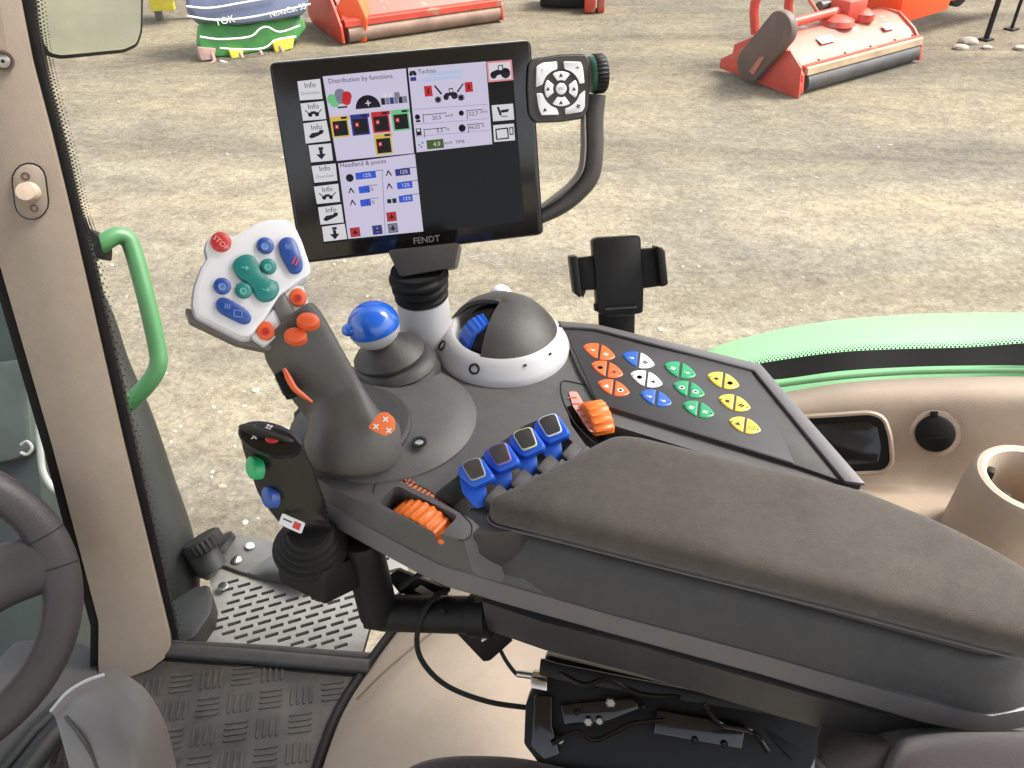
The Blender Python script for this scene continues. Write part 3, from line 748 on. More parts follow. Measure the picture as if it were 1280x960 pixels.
for i, t in enumerate(tabs):
    sq(WH, t, .0006); cx = sum(p[0] for p in t) / 4; cy = sum(p[1] for p in t) / 4
    if i in (3, 7): rc(DK, cx, cy - 17, 18, 10, .001); rc(DK, cx + 1, cy - 2, 12, 18, .001); sq(DK, [(cx - 18, cy + 6), (cx + 20, cy + 3), (cx + 3, cy + 26)], .001)
    else:
        tx(DK, 'Info', cx, cy - 18, 22)
        if i in (0, 4): tx(GRY, 'Overview', cx, cy + 12, 14)
        elif i in (1, 5):
            ci(DK, cx - 12, cy + 14, 8, .001); ci(DK, cx + 14, cy + 12, 8, .0011); rc(DK, cx, cy + 6, 18, 10, .0012); sq(DK, [(cx - 34, cy - 2), (cx - 31, cy - 4), (cx - 14, cy + 10), (cx - 17, cy + 12)], .001); sq(DK, [(cx + 34, cy - 6), (cx + 31, cy - 8), (cx + 16, cy + 8), (cx + 19, cy + 10)], .001)
        else: sq(DK, [(cx - 30, cy + 18), (cx - 18, cy + 4), (cx + 8, cy), (cx + 12, cy - 8), (cx + 28, cy - 8), (cx + 26, cy + 4), (cx + 4, cy + 16), (cx - 20, cy + 26)], .001)
sq(PNK, [(892,146),(990,138),(997,217),(899,226)], .0006); sq(WH, [(899,152),(984,146),(989,211),(905,219)], .0009)
ci(DK, 920, 198, 13, .0012); ci(DK, 966, 190, 19, .0013); sq(DK, [(912,186),(930,178),(955,172),(958,192),(925,202)], .0014); sq(DK, [(936,160),(956,157),(958,180),(938,182)], .0015); sq(WH, [(940,163),(952,161),(954,177),(941,179)], .0017)
sq(WH, [(912,315),(995,308),(1000,370),(918,377)], .0006); sq(DK, [(932,322),(940,320),(952,352),(944,356)], .001); sq(DK, [(946,334),(980,328),(976,340),(950,344)], .0011); rc(DK, 962, 358, 26, 3, .0011)
sq(WH, [(918,392),(998,385),(1003,450),(922,457)], .0006); sq(DK, [(926,406),(976,400),(980,444),(930,449)], .001); sq(WH, [(931,411),(971,406),(975,439),(935,444)], .0013); sq(DK, [(980,400),(996,398),(998,428),(983,430)], .001); sq(WH, [(983,405),(992,403),(994,424),(986,425)], .0013)
tx(DK, 'Distribution by functions', 405, 212, 19); tx(DK, 'Headland & points', 415, 540, 19); tx(DK, 'Techno', 662, 183, 18)
ci(GRN, 295, 292, 19, .0009); ci(GRN, 304, 302, 19, .0009); ci(GRY, 325, 272, 20, .001); ci(GRY, 328, 290, 18, .001); ci(RED, 352, 280, 18, .0011); ci(RED, 350, 296, 17, .0011); rc(DK, 335, 322, 36, 6, .0011)
f = FT.here(*K1(435, 326), .001); b.m(DK).lathe(f.O, f.n, [(47 * cs, 0), (46 * cs, .00003), (1e-5, .00003)], 20, 0, math.pi, u=f.u); rc(WH, 434, 306, 20, 4, .0013); rc(WH, 434, 306, 4, 20, .0014)
for i in range(6): rc([DK, GRY, NAV, GRY, DK, GRY][i], 492 + i * 17, 300 - i * 1.6, 15, 24, .001)
rc(GRY, 546, 275, 20, 20, .001); rc(WH, 500, 277, 14, 14, .001); rc(WH, 520, 275, 12, 14, .001)
for cx, cy, fm in ((325,398,YEL),(403,390,NAV),(483,380,RED),(560,372,GRN),(493,465,YEL)):
    rc(fm, cx, cy, 66, 76, .0009); rc(BASE, cx + 2, cy + 6, 54, 54, .0011); rc(RED, cx - 12, cy, 14, 16, .0013); rc(WH, cx - 12, cy, 6, 6, .0015); rc(fm, cx, cy - 34, 70, 14, .0012); rc(DK, cx + 15, cy - 35, 22, 8, .0014)
# panel 2
rc(PAL, 735, 188, 130, 14, .0009); rc(PAL, 720, 210, 150, 12, .0009); ci(DK, 600, 194, 7, .001); ci(DK, 615, 193, 7, .001); rc(DK, 607, 186, 20, 8, .001); rc(NAV, 609, 213, 22, 14, .001)
rc(RED, 667, 260, 30, 38, .001); rc(DK, 667, 260, 6, 20, .0013); rc(RED, 824, 244, 30, 36, .001); rc(DK, 824, 244, 6, 20, .0013)
sq(DK, [(688,240),(694,237),(722,270),(716,274)], .001); sq(DK, [(806,230),(800,230),(776,262),(782,265)], .001)
ci(DK, 736, 283, 11, .001); ci(DK, 768, 277, 13, .0011); rc(DK, 750, 272, 34, 12, .0012); rc(DK, 755, 258, 16, 18, .0013); rc(WH, 755, 258, 10, 10, .0015)
for gx, gy in ((705,293),(794,285)):
    ci(DK, gx, gy, 9, .001)
    for k in range(8): a = k * math.pi / 4; rc(DK, gx + 11 * math.cos(a), gy + 11 * math.sin(a), 5, 5, .0011)
for x0, y0, x1, y1 in ((610,330,895,310),(614,388,900,365),(618,435,905,410)):
    sq(LIN, [(x0, y0), (x1, y1), (x1, y1 + 2), (x0, y0 + 2)], .0009)
for x0, y0, wv in ((648,348,90),(652,405,85),(818,333,60),(822,387,60)):
    rc(DK, x0 + wv / 2, y0, wv, 2.5, .001); rc(DK, x0, y0 + 17, 2.5, 34, .001)
tx(DK, '20,5', 700, 363, 17); tx(DK, 'km/h', 748, 354, 12); tx(DK, '52,7', 842, 348, 17); tx(DK, 'kW/h', 882, 340, 11); tx(DK, '5,5', 712, 413, 17); tx(DK, 'l/h', 742, 408, 13); tx(DK, '46,02', 846, 400, 16); tx(DK, 'h', 880, 394, 13)
rg(DK, 798, 403, 10, 14, .001); rc(DK, 630, 418, 20, 26, .001); rc(WH, 629, 412, 12, 8, .0013); rg(DK, 625, 360, 7, 10, .001); rc(DK, 628, 376, 18, 8, .001); rg(DK, 795, 345, 7, 10, .001)
rc(OLI, 694, 465, 66, 34, .0009); tx(WH, '4,0', 700, 465, 18); tx(DK, 'km/h', 745, 460, 13); tx(DK, 'TIME', 790, 456, 14); ci(DK, 632, 468, 3, .001); ci(DK, 645, 460, 3, .001); ci(DK, 640, 476, 3, .001)
# panel 3
sq(LIN, [(487,570),(490,570),(502,812),(499,812)], .0009)
rg(DK, 363, 596, 11, 15, .001); rc(DK, 364, 592, 2, 12, .0012)
for cx, cy, w_, m_ in ((425,586,78,BLU),(419,641,42,BLU),(424,692,40,BLU),(568,573,58,NAV),(576,624,60,BLU),(580,676,54,BLU)):
    rc(m_, cx, cy, w_, 26, .001); rc(DK, cx + 25, cy - 16, w_ + 10, 2, .001); tx(WH if w_ > 45 else DK, '12%', cx + (4 if w_ > 45 else 20), cy, 16, .0014)
for cx, cy in ((370,645),(376,692),(515,578),(518,628)):
    sq(DK, [(cx - 12, cy + 10), (cx - 6, cy - 10), (cx - 2, cy - 12), (cx + 12, cy + 8), (cx + 8, cy + 10), (cx - 3, cy - 4), (cx - 8, cy + 11)], .001)
rc(DK, 516, 686, 16, 16, .001); rc(DK, 536, 684, 16, 18, .001)
for cx, cy, m_ in ((384,806,RED),(525,746,RED),(470,797,NAV),(530,790,GRY)):
    rc(DK, cx, cy, 38, 36, .001); rc(m_, cx, cy, 34, 32, .0012); rc(DK if m_ != NAV else GRY, cx, cy, 7, 20, .0014); rc(DK, cx, cy + 2, 20, 6, .0015)
obj('screen', b, mats_scr, term, recalc=False)
b = MB(); f = FT.here(*K1(660, 836), .0003); b.text('FENDT', f, 28 * cs * 1.25, 0, bold=.0002); obj('logo_print', b, plastL, term)
# keypad pod
pod_px = [K2(*p) for p in [(78,150),(95,128),(220,108),(340,104),(356,130),(362,250),(348,360),(330,396),(230,412),(105,416),(80,380),(72,260)]]
w = rnd(FT.poly(pod_px, .004), .004, 4)
b = MB(); b.pillow(w, FT.n, [(.003,-.024),(0,-.02),(0,-.001),(.001,0)]); pod = obj('keypad_pod', b, plastD, term)
b = MB(); b.loft([[p - FT.n * .004 for p in inset(w, FT.n, -.0010)], [p - FT.n * .010 for p in inset(w, FT.n, -.0010)], [p - FT.n * .010 for p in inset(w, FT.n, .001)], [p - FT.n * .004 for p in inset(w, FT.n, .001)]], (False, False)); obj('pod_highlight', b, silver, pod)  # pale band round the pod, its edge highlight put into the colour
pc = FT.here(*K2(226, 262), .004); k2 = .271 * .95 / F_PX
def key(pts, nm, gl, gp):
    w = rnd(FT.poly([K2(*p) for p in pts], .004), .0015, 3); b = MB(); b.pillow(w, FT.n, [(0,0),(0,.0012),(.0006,.0018)], 't'); b.m(1)
    f = FT.here(*K2(*gp), .0062)
    if gl in '?': b.text(gl, f, .006, 0)
    elif gl == 'E': b.text('ESC', f, .0042, 0)
    else: glyph(b, f, gl, .0022)
    obj('key', b, [silverP, markD], pod)
def arc_pts(r, a0, a1, n=6): return [(226 + r * math.cos(math.radians(a)), 262 - r * 1.05 * math.sin(math.radians(a))) for a in [a0 + (a1 - a0) * i / n for i in range(n + 1)]]
key([(112,158),(140,142),(206,136)] + arc_pts(88, 102, 168) + [(110,255)], 'k', '?', (138,182))
key([(236,136),(315,138),(325,160),(334,236)] + arc_pts(88, 14, 80), 'k', 'arrow', (300,165))
key([(112,282)] + arc_pts(88, 194, 256) + [(215,382),(135,384),(122,350)], 'k', 'tri', (152,358))
key([(244,380),(244,352)] + arc_pts(88, 284, 344) + [(336,268),(334,345),(322,368)], 'k', 'fan', (306,342))
for c0, gl in ((90,'tri'),(0,'tri'),(180,'tri'),(270,'tri')):
    pts = arc_pts(77, c0 - 32, c0 + 32) + arc_pts(38, c0 + 26, c0 - 26); key(pts, 'k', gl, arc_pts(60, c0, c0, 1)[0])
b = MB(); b.disc(pc, 25 * k2, 0, .0022, .2); b.m(1).text('ESC', Fr(pc.pt(0,0,.0025), pc.n, pc.u), .0038, 0); obj('key', b, [silverP, markD], pod)
b = MB(); b.lathe(FT.at(738, 93, -.010), FT.u, [(.0195,-.001),(.0205,.001),(.0205,.003)], 48); b.m(1).lathe(FT.at(738, 93, -.010), FT.u, [(.0205,.003),(.021,.004),(.021,.014),(.019,.017),(1e-5,.017)], 60, ribs=.0202, rib_d=.0014)
obj('rotary_knob', b, [mat('dark_green_ring', (.01,.08,.04), .35), black], term)
hp = [FT.at(x, y, o) for x, y, o in ((744,118,-.012),(741,150,-.012),(741,185,-.012),(737,218,-.012),(722,240,-.012),(700,258,-.012),(672,272,-.012))]
b = MB(); b.tube(hp, [.0125,.0125,.0125,.0125,.011,.010,.009], 20, smooth=5, up0=FT.u, sec=(1,.95)); hnd = obj('grab_handle', b, plastD, term)
b = MB(); ip = [FT.at(x, y, o) for x, y, o in ((729,128,-.006),(729,160,-.004),(729,190,-.004),(725,214,-.004),(711,232,-.004),(692,247,-.004),(676,259,-.004))]
b.tube(ip, [.003,.0042,.0045,.0045,.0045,.004,.0035], 12, smooth=5, up0=FT.u, sec=(.7,1.6)); obj('handle_inlay', b, plastL, hnd)
# stand
SB = H(535, 424, HD); st_ax = UP
b = MB(); b.lathe(SB, UP + V((-.06,0,0)), [(.033,-.002),(.031,.006),(.029,.05),(.028,.056)], 40); b.lathe(SB, UP + V((-.06,0,0)), [(.028,.056),(.01,.058),(1e-5,.058)], 40); obj('stand_column', b, silver, term)
b = MB(); prof = [(.027,.052)]
for i in range(3):
    z = .056 + i * .0115; r = .030 + i * .0015; prof += [(r - .004, z), (r, z + .0025), (r, z + .006), (r - .004, z + .0085)]
prof += [(.03,.093),(1e-5,.093)]
b.lathe(SB, UP + V((-.06,0,0)), prof, 40); obj('bellows', b, blackM, term)
b = MB(); b.prism(rnd([P(484,313,.895), P(574,303,.895), P(568,334,.90), P(500,346,.90)], .004), (F_ + UP * .12) * .06, .003); obj('tilt_bracket', b, plastD, term)
# ================================================================== PHONE HOLDER
ph = thing('phone_holder', 'empty black phone clamp holder standing behind the coloured keypad', 'phone holder', H(772, 425, .56))
FP = Fr(P(775, 345, .985), camv(.05, -.2, .97), R_)
b = MB(); b.prism(rnd(FP.poly([K5(*p) for p in [(172,58),(190,48),(335,40),(342,50),(345,150),(352,232),(350,312),(330,318),(198,322),(190,300)]]), .003), FP.n * -.024, .003); obj('holder_body', b, black, ph)
b = MB(); b.prism(rnd(FP.poly([K5(*p) for p in [(112,120),(185,112),(190,232),(125,235)]], -.004), .002), FP.n * -.012, .0015); b.prism(FP.poly([K5(*p) for p in [(92,116),(118,112),(134,252),(128,262),(108,246)]], .012), FP.n * -.03, .0025)
b.prism(FP.poly([K5(*p) for p in [(125,235),(150,235),(138,262)]], .004), FP.n * -.01, .001); obj('clamp_jaw', b, black, ph)
b = MB(); b.prism(rnd(FP.poly([K5(*p) for p in [(338,88),(420,82),(425,218),(345,228)]], -.004), .002), FP.n * -.012, .0015); b.prism(FP.poly([K5(*p) for p in [(398,76),(428,92),(440,215),(412,224)]], .012), FP.n * -.03, .0025); obj('clamp_jaw', b, black, ph)
b = MB(); b.prism(FP.poly([K5(*p) for p in [(195,318),(322,314),(320,420),(200,420)]], -.008), FP.n * -.012, .002); b.prism(FP.poly([K5(*p) for p in [(178,282),(200,280),(200,308),(180,310)]], -.002), FP.n * -.012, .002); b.box(FP.at(*K5(262,322), -.004), FP.u, FP.v, FP.n, .034, .004, .010, .001); obj('holder_stem', b, blackM, ph)
b = MB(); b.prism(rnd(FP.poly([K5(*p) for p in [(212,292),(325,284),(326,300),(214,308)]], .0), .002), FP.n * .003, .001); obj('lower_ledge', b, blackG, ph)
# ================================================================== BLACK AUXILIARY JOYSTICK
bj = thing('auxiliary_joystick', 'black joystick with green and blue side buttons on boxed mount left of armrest', 'joystick', P(398, 754, .83))
ydb = camv(.0, -.55, -.83)
def sb(c, z, half, dep, yv=ydb, sq_=2.2): return sect(c, z, half, None, yv, dep, 28, sq_)
sec2 = [sb((339,546),.702,(34,11),.013), sb((340,550),.707,(41,13),.019), sb((344,560),.712,(42,14),.024), sb((350,578),.722,(45,13),.025), sb((357,600),.732,(43,9),.024), sb((365,622),.743,(42,5),.023), sb((375,642),.753,(35,0),.022), sb((382,655),.760,(28,-4),.021), sb((386,664),.765,(28,-5),.022)]
sec2 = [list(r) for r in zip(*[catmull(list(c), 3) for c in zip(*sec2)])]
b = MB(); b.loft(sec2); bg = obj('grip', b, glossBody, bj, ang=60)
nf = camv(.0, .52, .85)
FB = Fr(P(338, 546, .6985), camv(.02, .60, .80), R_)
tp = [(337 + 41 * math.cos(a) * math.cos(.27) - 20 * math.sin(a) * math.sin(.27), 548 + 41 * math.cos(a) * math.sin(.27) + 20 * math.sin(a) * math.cos(.27)) for a in [i * 2 * math.pi / 28 for i in range(28)]]
b = MB(); b.pillow(FB.poly(tp), FB.n, [(.001,-.006),(0,-.003),(0,-.0005),(.001,0),(.004,.0004)], 't'); tpp = obj('top_pad', b, blackG, bj)
for gx, gy, gk in ((120,117,'box'),(192,117,'fan'),(130,157,'x')):
    b = MB(); glyph(b, Fr(FB.at(*K6(gx, gy), .0009), FB.n, R_), gk, .0032); obj('printed_symbol', b, mark, tpp)
b = MB(); b.disc(Fr(FB.at(*K6(210,166), .0003), FB.n, R_), .0052, 0, .0018, .5, sc=(1.2,.9)); obj('red_button', b, redB, tpp)
b = MB(); b.disc(Fr(FB.at(*K6(180,149), .0003), FB.n, R_), .0013, 0, .0012, .5); obj('indicator_light', b, mark, tpp)
for cx, cy, z, m_, nm in ((117,290,.708,greenB,'green'),(184,415,.728,blueB,'blue')):
    f = Fr(P(*K6(cx, cy), z), camv(-.62, .05, .78), camv(.4,-1,.3)); b = MB(); b.disc(f, .0092, -.008, .0015, .4, sc=(1.15,.85)); obj('side_button', b, m_, bj, label=nm + ' oval side button')
f = Fr(P(*K6(290, 528), .738), camv(-.2, .1, .97), camv(1, -.38, 0)); b = MB(); b.prism(rnd([f.pt(-.011,-.005), f.pt(.012,-.005), f.pt(.012,.005), f.pt(-.011,.005)], .001), f.n * .0012); b.m(1).quad(Fr(f.pt(.006,0,.0014), f.n, f.u), .007, .006); b.m(2).quad(Fr(f.pt(-.004,.001,.0014), f.n, f.u), .009, .0012)
obj('small_sticker', b, [mark, markR, markD], bj)
b = MB(); prof = []
bb = P(388, 684, .79); ab = (P(384, 655, .76) - bb).normalized()
for i in range(4):
    r = .034 - i * .0035; z = i * .0065; prof += [(r, z), (r + .001, z + .002), (r, z + .0045), (r - .0035, z + .006)]
prof += [(.018,.03),(1e-5,.03)]
b.lathe(bb - ab * .002, ab, [(.034,-.004)] + prof, 36); obj('bellows', b, blackM, bj)
# box mount
nB = camv(.15, .75, .62)
FX = Fr(P(392, 690, .795), nB, R_)
bx_px = [(343,688),(372,668),(437,660),(452,690),(402,718)]
b = MB(); wv = camv(.03, -1, -.30)
b.prism(rnd([P(343,688,.79), P(392,664,.835), P(452,668,.83), P(450,694,.80), P(402,716,.765)], .004), wv * .034, .003)
b.prism(rnd([P(352,722,.80), P(398,706,.83), P(446,702,.82), P(438,722,.80), P(398,752,.785)], .004), wv * -.012, .002)
lowb = [P(343,690,.791), P(402,718,.766), P(450,696,.801), P(446,664,.832), P(392,664,.836)]
low2 = [P(354,724,.800), P(399,753,.786), P(438,724,.802), P(440,700,.83), P(398,700,.835)]
b.loft([lowb, low2]); obj('mount_box', b, black, bj)
for q in ((369,727),(392,747),(440,690)):
    screw(bj, Fr(P(*q, .79), camv(-.2,.1,.95)), .0022, black)
# bracket pipe
br = thing('joystick_bracket', 'bent black tube bracket carrying the black joystick beside the armrest', 'bracket', P(600, 790, .83))
b = MB()
v0, v1 = P(452, 676, .80), P(474, 768, .85)
ax_ = (v1 - v0).normalized()
b.lathe(v0, ax_, [(.0135,.004),(.0135,0),(.0175,-.001),(.019,.003),(.019,.02),(.0195,.06),(.0195,(v1 - v0).length - .002),(.017,(v1 - v0).length + .004),(1e-5,(v1 - v0).length + .004)], 36)
b.tube([P(458,764,.852), P(480,766,.852), P(520,767,.845), P(592,769,.83)], [.017,.0185,.0185,.0185], 28)
obj('pipe', b, black, br)
b = MB(); b.lathe(v0 + ax_ * .003, ax_, [(.0134,0),(1e-5,.0001)], 24); obj('pipe_opening', b, lineD, br)
b = MB(); b.tube([P(590,769,.831), P(612,770,.825)], .0215, 28)
b.prism([P(565,786,.845), P(604,827,.85), P(612,826,.85), P(640,801,.84), P(612,745,.80), P(596,745,.81)], camv(.2,-.2,-1) * .006, .001); obj('mounting_plate', b, black, br)
b = MB(); b.prism(rnd([P(601,800,.838), P(612,790,.836), P(613,795,.836), P(603,802,.838)], .001), F_ * -.002); obj('plate_slot', b, silver, br)
for q in ((447,708),(552,765)): screw(br, Fr(P(*q, .805 if q[0] < 500 else .815), camv(.0,.1,.95)), .003, black)
# cable clip pieces behind pipe
cb = MB(); cb.tube([P(x, y, z) for x, y, z in ((500,735,.84),(518,722,.835),(532,718,.835),(560,735,.84),(545,745,.83),(530,765,.822),(521,800,.83),(530,830,.845),(560,858,.86),(610,877,.87),(662,885,.87))], .0028, 10, smooth=6)
tag(obj('cable_loop', cb, blackM), 'black cable hanging in a loop under the bracket tube', 'cable')
cb = MB(); cb.tube([P(x, y, z) for x, y, z in ((622,805,.86),(632,825,.86),(645,842,.86),(652,843,.86))], .0022, 8, smooth=5); 
pc_ = obj('plugged_lead', cb, blackM); tag(pc_, 'short thin lead with shiny metal connector at the black mount', 'cable')
b = MB(); b.tube([P(646,842,.858), P(668,845,.856)], .0036, 14); b.tube([P(666,843,.856), P(684,844,.855)], .005, 6)
obj('metal_connector', b, steel, pc_)
b = MB(); b.prism(rnd([P(x, y, .87) for x, y in ((484,722),(497,712),(520,722),(556,735),(560,748),(520,745),(500,742))], .002), F_ * .012, .002); b.m(1).prism([P(518,738,.865), P(526,732,.865), P(542,742,.865), P(536,747,.865)], F_ * .003)
obj('clip_plate', b, [black, whiteM], br)
# ================================================================== ARMREST MOUNT
mt = thing('armrest_mount', 'black bolted steel mount and adjuster below the armrest', 'mount', P(850, 960, .95))
b = MB()
fm = Fr(P(800, 890, .845), camv(-.05, .25, .96), R_)
b.prism(rnd(fm.poly([(684,818),(672,850),(657,880),(655,930),(670,950),(700,990),(1000,990),(1034,918),(1012,893),(900,870),(800,846)]), .003), fm.n * -.10, .002)
obj('mount_body', b, black, mt)
b = MB(); b.prism(fm.poly([(676,822),(700,829),(960,880),(1010,893),(1010,900),(960,892),(700,850),(674,842)], .002), fm.n * .012, .002); obj('slide_rail', b, black, mt)
b = MB(); b.prism(fm.poly([(664,846),(684,850),(684,862),(664,858)], .002), fm.n * .016, .001); obj('zinc_clip', b, steel, mt)
b = MB(); b.prism(fm.poly([(668,868),(690,868),(690,905),(700,940),(680,948),(664,930)], 0), fm.n * .012, .002); b.prism(fm.poly([(700,880),(790,870),(800,884),(760,900),(705,905)], 0), fm.n * .008, .002); b.prism(fm.poly([(820,885),(930,905),(925,935),(815,915)], 0), fm.n * .010, .002); obj('adjuster_plate', b, blackG, mt)
for q, r in (((763,878),.0055),((735,902),.005),((749,901),.004),((721,890),.003),((804,883),.003),((700,925),.004),((868,925),.0035),((905,930),.0035)):
    b = MB(); f = fm.here(*q, .008); b.lathe(f.O, f.n, [(r, 0), (r, .004), (r * .7, .0055), (1e-5, .0055)], 6 if r > .0045 else 16); obj('bolt', b, steel if r >= .004 else black, mt)
for pth in ([(700,842),(730,856),(760,850),(800,868),(850,872)], [(690,930),(720,915),(745,925),(790,905),(830,900)], [(880,880),(900,905),(940,915),(960,940)]):
    b = MB(); b.tube([fm.at(x, y, .014) for x, y in pth], .0026, 8, smooth=5); obj('mount_hose', b, blackG, mt)
b = MB(); f = Fr(P(990, 905, .84), camv(.1,.5,.86), R_)
b.prism(f.poly([(943,893),(1030,906),(1034,925),(990,950),(960,918)], 0), f.n * -.004, .001); b.m(1).prism(rnd(f.poly([(1032,898),(1100,918),(1100,990),(960,990),(1034,925)], -.006), .002), f.n * -.004, .001)
obj('bracket_sheet', b, [black, silver], mt)
b = MB(); b.prism([P(1005,869,.79), P(1066,893,.76), P(1146,908,.75), P(1140,922,.75), P(1060,905,.77), P(1002,893,.80)], F_ * .05, .002); b.m(1)
for q in ((1065,889),(1091,898)): b.box(P(*q, .757 if q[0] < 1080 else .752), R_, U_, F_, .0028, .007, .006)
obj('rear_latch', b, [black, mark], mt)
b = MB(); b.tube([P(1100,930,.80), P(1112,925,.79), P(1125,932,.79), P(1120,960,.80)], .003, 8, smooth=4); obj('latch_cable', b, blackM, mt)
# ================================================================== FLOOR & INTERIOR TRIM
HFL = 1.30
ff = HF(HFL)
b = MB(); b.prism(ff.poly([(-200,1300),(-200,960),(60,900),(205,815),(450,830),(600,790),(760,760),(1600,760),(1900,1300)]), UP * -.03)
fl = obj('cab_floor', b, matM); fl['kind'] = 'structure'
b = MB()
mat_px = [(-60,1010),(0,955),(122,858),(216,818),(448,833),(520,850),(420,1040),(-60,1100)]
b.prism(rnd(ff.poly(mat_px, .004), .004), UP * -.0035, .001)
mato = obj('floor_mat', b, matM)
tag(mato, 'dark rubber floor mat with raised bar tread pattern beside beige trim', 'floor mat')
b = MB()
o0 = H(300, 880, HFL); d1 = (H(345, 835, HFL) - o0); ang0 = math.radians(8)
e1 = V((math.cos(ang0), math.sin(ang0), 0)); e2 = V((-e1.y, e1.x, 0))
from mathutils.geometry import intersect_point_tri_2d
poly2 = [(p.x, p.y) for p in inset(ff.poly([(-40,1000),(125,862),(216,824),(440,838),(400,960),(395,1040)]), UP, .012)]
def inside(x, y, q):
    c = False; j = len(q) - 1
    for i in range(len(q)):
        if (q[i][1] > y) != (q[j][1] > y) and x < (q[j][0] - q[i][0]) * (y - q[i][1]) / (q[j][1] - q[i][1]) + q[i][0]: c = not c
        j = i
    return c
cell = .052
for i in range(-14, 14):
    for j in range(-9, 9):
        c0 = o0 + e1 * i * cell + e2 * j * cell
        if not inside(c0.x, c0.y, poly2): continue
        a, c = (e1, e2) if (i + j) % 2 else (e2, e1)
        for k in (-1.5, -.5, .5, 1.5):
            cc = c0 + c * k * .0105 + UP * .0046; L2 = .019
            b.pillow([cc - a * L2 - c * .0005, cc - a * (L2 - .003) - c * .0024, cc + a * (L2 - .003) - c * .0024, cc + a * L2 - c * .0005, cc + a * L2 + c * .0005, cc + a * (L2 - .003) + c * .0024, cc - a * (L2 - .003) + c * .0024, cc - a * L2 + c * .0005], UP, [(0,-.001),(.0008,.0018)], 't')
obj('tread_bars', b, matM, mato)
# sill bar
b = MB(); b.tube([H(200,812,1.285), H(330,822,1.285), H(462,834,1.285)], .013, 20); b.tube([H(205,806,1.30), H(330,812,1.30), H(462,822,1.30)], .009, 16)
tag(obj('door_sill', b, plastD), 'dark rounded sill bar between floor mat and slotted step', 'sill')
# slotted grate step
stp = thing('slotted_step', 'pale grey step plate pierced by rows of short slots outside the door', 'step', H(370, 760, 1.40))
hg = HF(1.345)
gp = [K4(*p) for p in [(262,262),(290,248),(345,270),(440,292),(600,320),(700,300),(860,180),(930,250),(930,300),(800,440),(760,580),(560,560),(320,535),(150,520),(175,480),(235,410),(243,350),(232,300)]]
b = MB(); b.prism(hg.poly(gp), UP * -.006, .001); gr = obj('grate_plate', b, grate, stp)
cutb = MB()
g2 = [(p.x, p.y) for p in inset(hg.poly(gp), UP, .008)]
ndx = 56; rowdy = 25.5
a0_, a1_ = H(*K4(400, 400), 1.345), H(*K4(456, 384), 1.345)
eu = (a1_ - a0_).normalized(); ev = UP.cross(eu)
su = .0335; svv = .0175
for j in range(-30, 30):
    for i in range(-20, 20):
        cc = a0_ + eu * (i * su + (j * .37 % 1) * su) + ev * j * svv
        pts = [cc - eu * .0125 - ev * .0037, cc + eu * .0125 - ev * .0037, cc + eu * .0125 + ev * .0037, cc - eu * .0125 + ev * .0037]
        if all(inside(p.x, p.y, g2) for p in pts):
            cutb.prism([p + UP * .01 for p in pts], UP * -.03)
cut(gr, cutb)
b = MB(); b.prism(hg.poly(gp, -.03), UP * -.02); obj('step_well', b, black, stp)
b = MB(); h2 = HF(1.335)
b.prism(rnd(h2.poly([K4(*p) for p in [(150,260),(190,190),(265,125),(300,125),(420,150),(520,175),(620,250),(600,322),(440,292),(345,268),(270,240),(225,290)]]), .01), UP * -.012, .003); obj('step_surround', b, plast, stp)
b = MB(); b.grid([[H(*K4(365,268),1.334), H(*K4(470,200),1.33), H(*K4(560,200),1.33)], [H(*K4(400,282),1.334), H(*K4(500,250),1.30), H(*K4(600,240),1.30)], [H(*K4(520,305),1.334), H(*K4(560,300),1.30), H(*K4(640,280),1.30)]], 4, UP * -.01); obj('moulded_hump', b, plast, stp)
for q in ((328,227),(374,178),(280,320)):
    f = Fr(H(*K4(*q), 1.333), UP); b = MB(); b.disc(f, .0105, 0, .004, .3); obj('rivet', b, steel, stp)
b = MB(); b.prism(rnd(HF(1.30).poly([K4(*p) for p in [(228,308),(245,360),(238,410),(175,500),(120,520),(60,470),(80,380),(170,320)]]), .01), UP * -.05, .006); obj('side_wedge', b, shroudM, stp)
kb = MB(); k0, k1 = H(*K4(165, 250), 1.33), H(*K4(225,160), 1.25)
kb.lathe(H(*K4(240,190),1.325), V((-.55,.25,.75)), [(.052,-.01),(.052,.002),(.045,.004),(1e-5,.004)], 32)
ko = thing('filler_cap', 'black ribbed filler cap on a short neck beside the slotted step', 'cap', H(*K4(225,220),1.33))
obj('cap_seat', kb, black, ko)
kb = MB(); kb.lathe(H(*K4(215,215),1.30), V((-.45,.35,.75)), [(.03,-.03),(.03,.03),(.036,.034)], 30); obj('neck', kb, shroudM, ko)
kb = MB(); kb.lathe(H(*K4(212,170),1.26), V((-.45,.35,.75)), [(.036,-.012),(.038,-.008),(.038,.012),(.034,.016),(1e-5,.016)], 48, ribs=.037, rib_d=.003); obj('ribbed_cap', kb, blackM, ko)
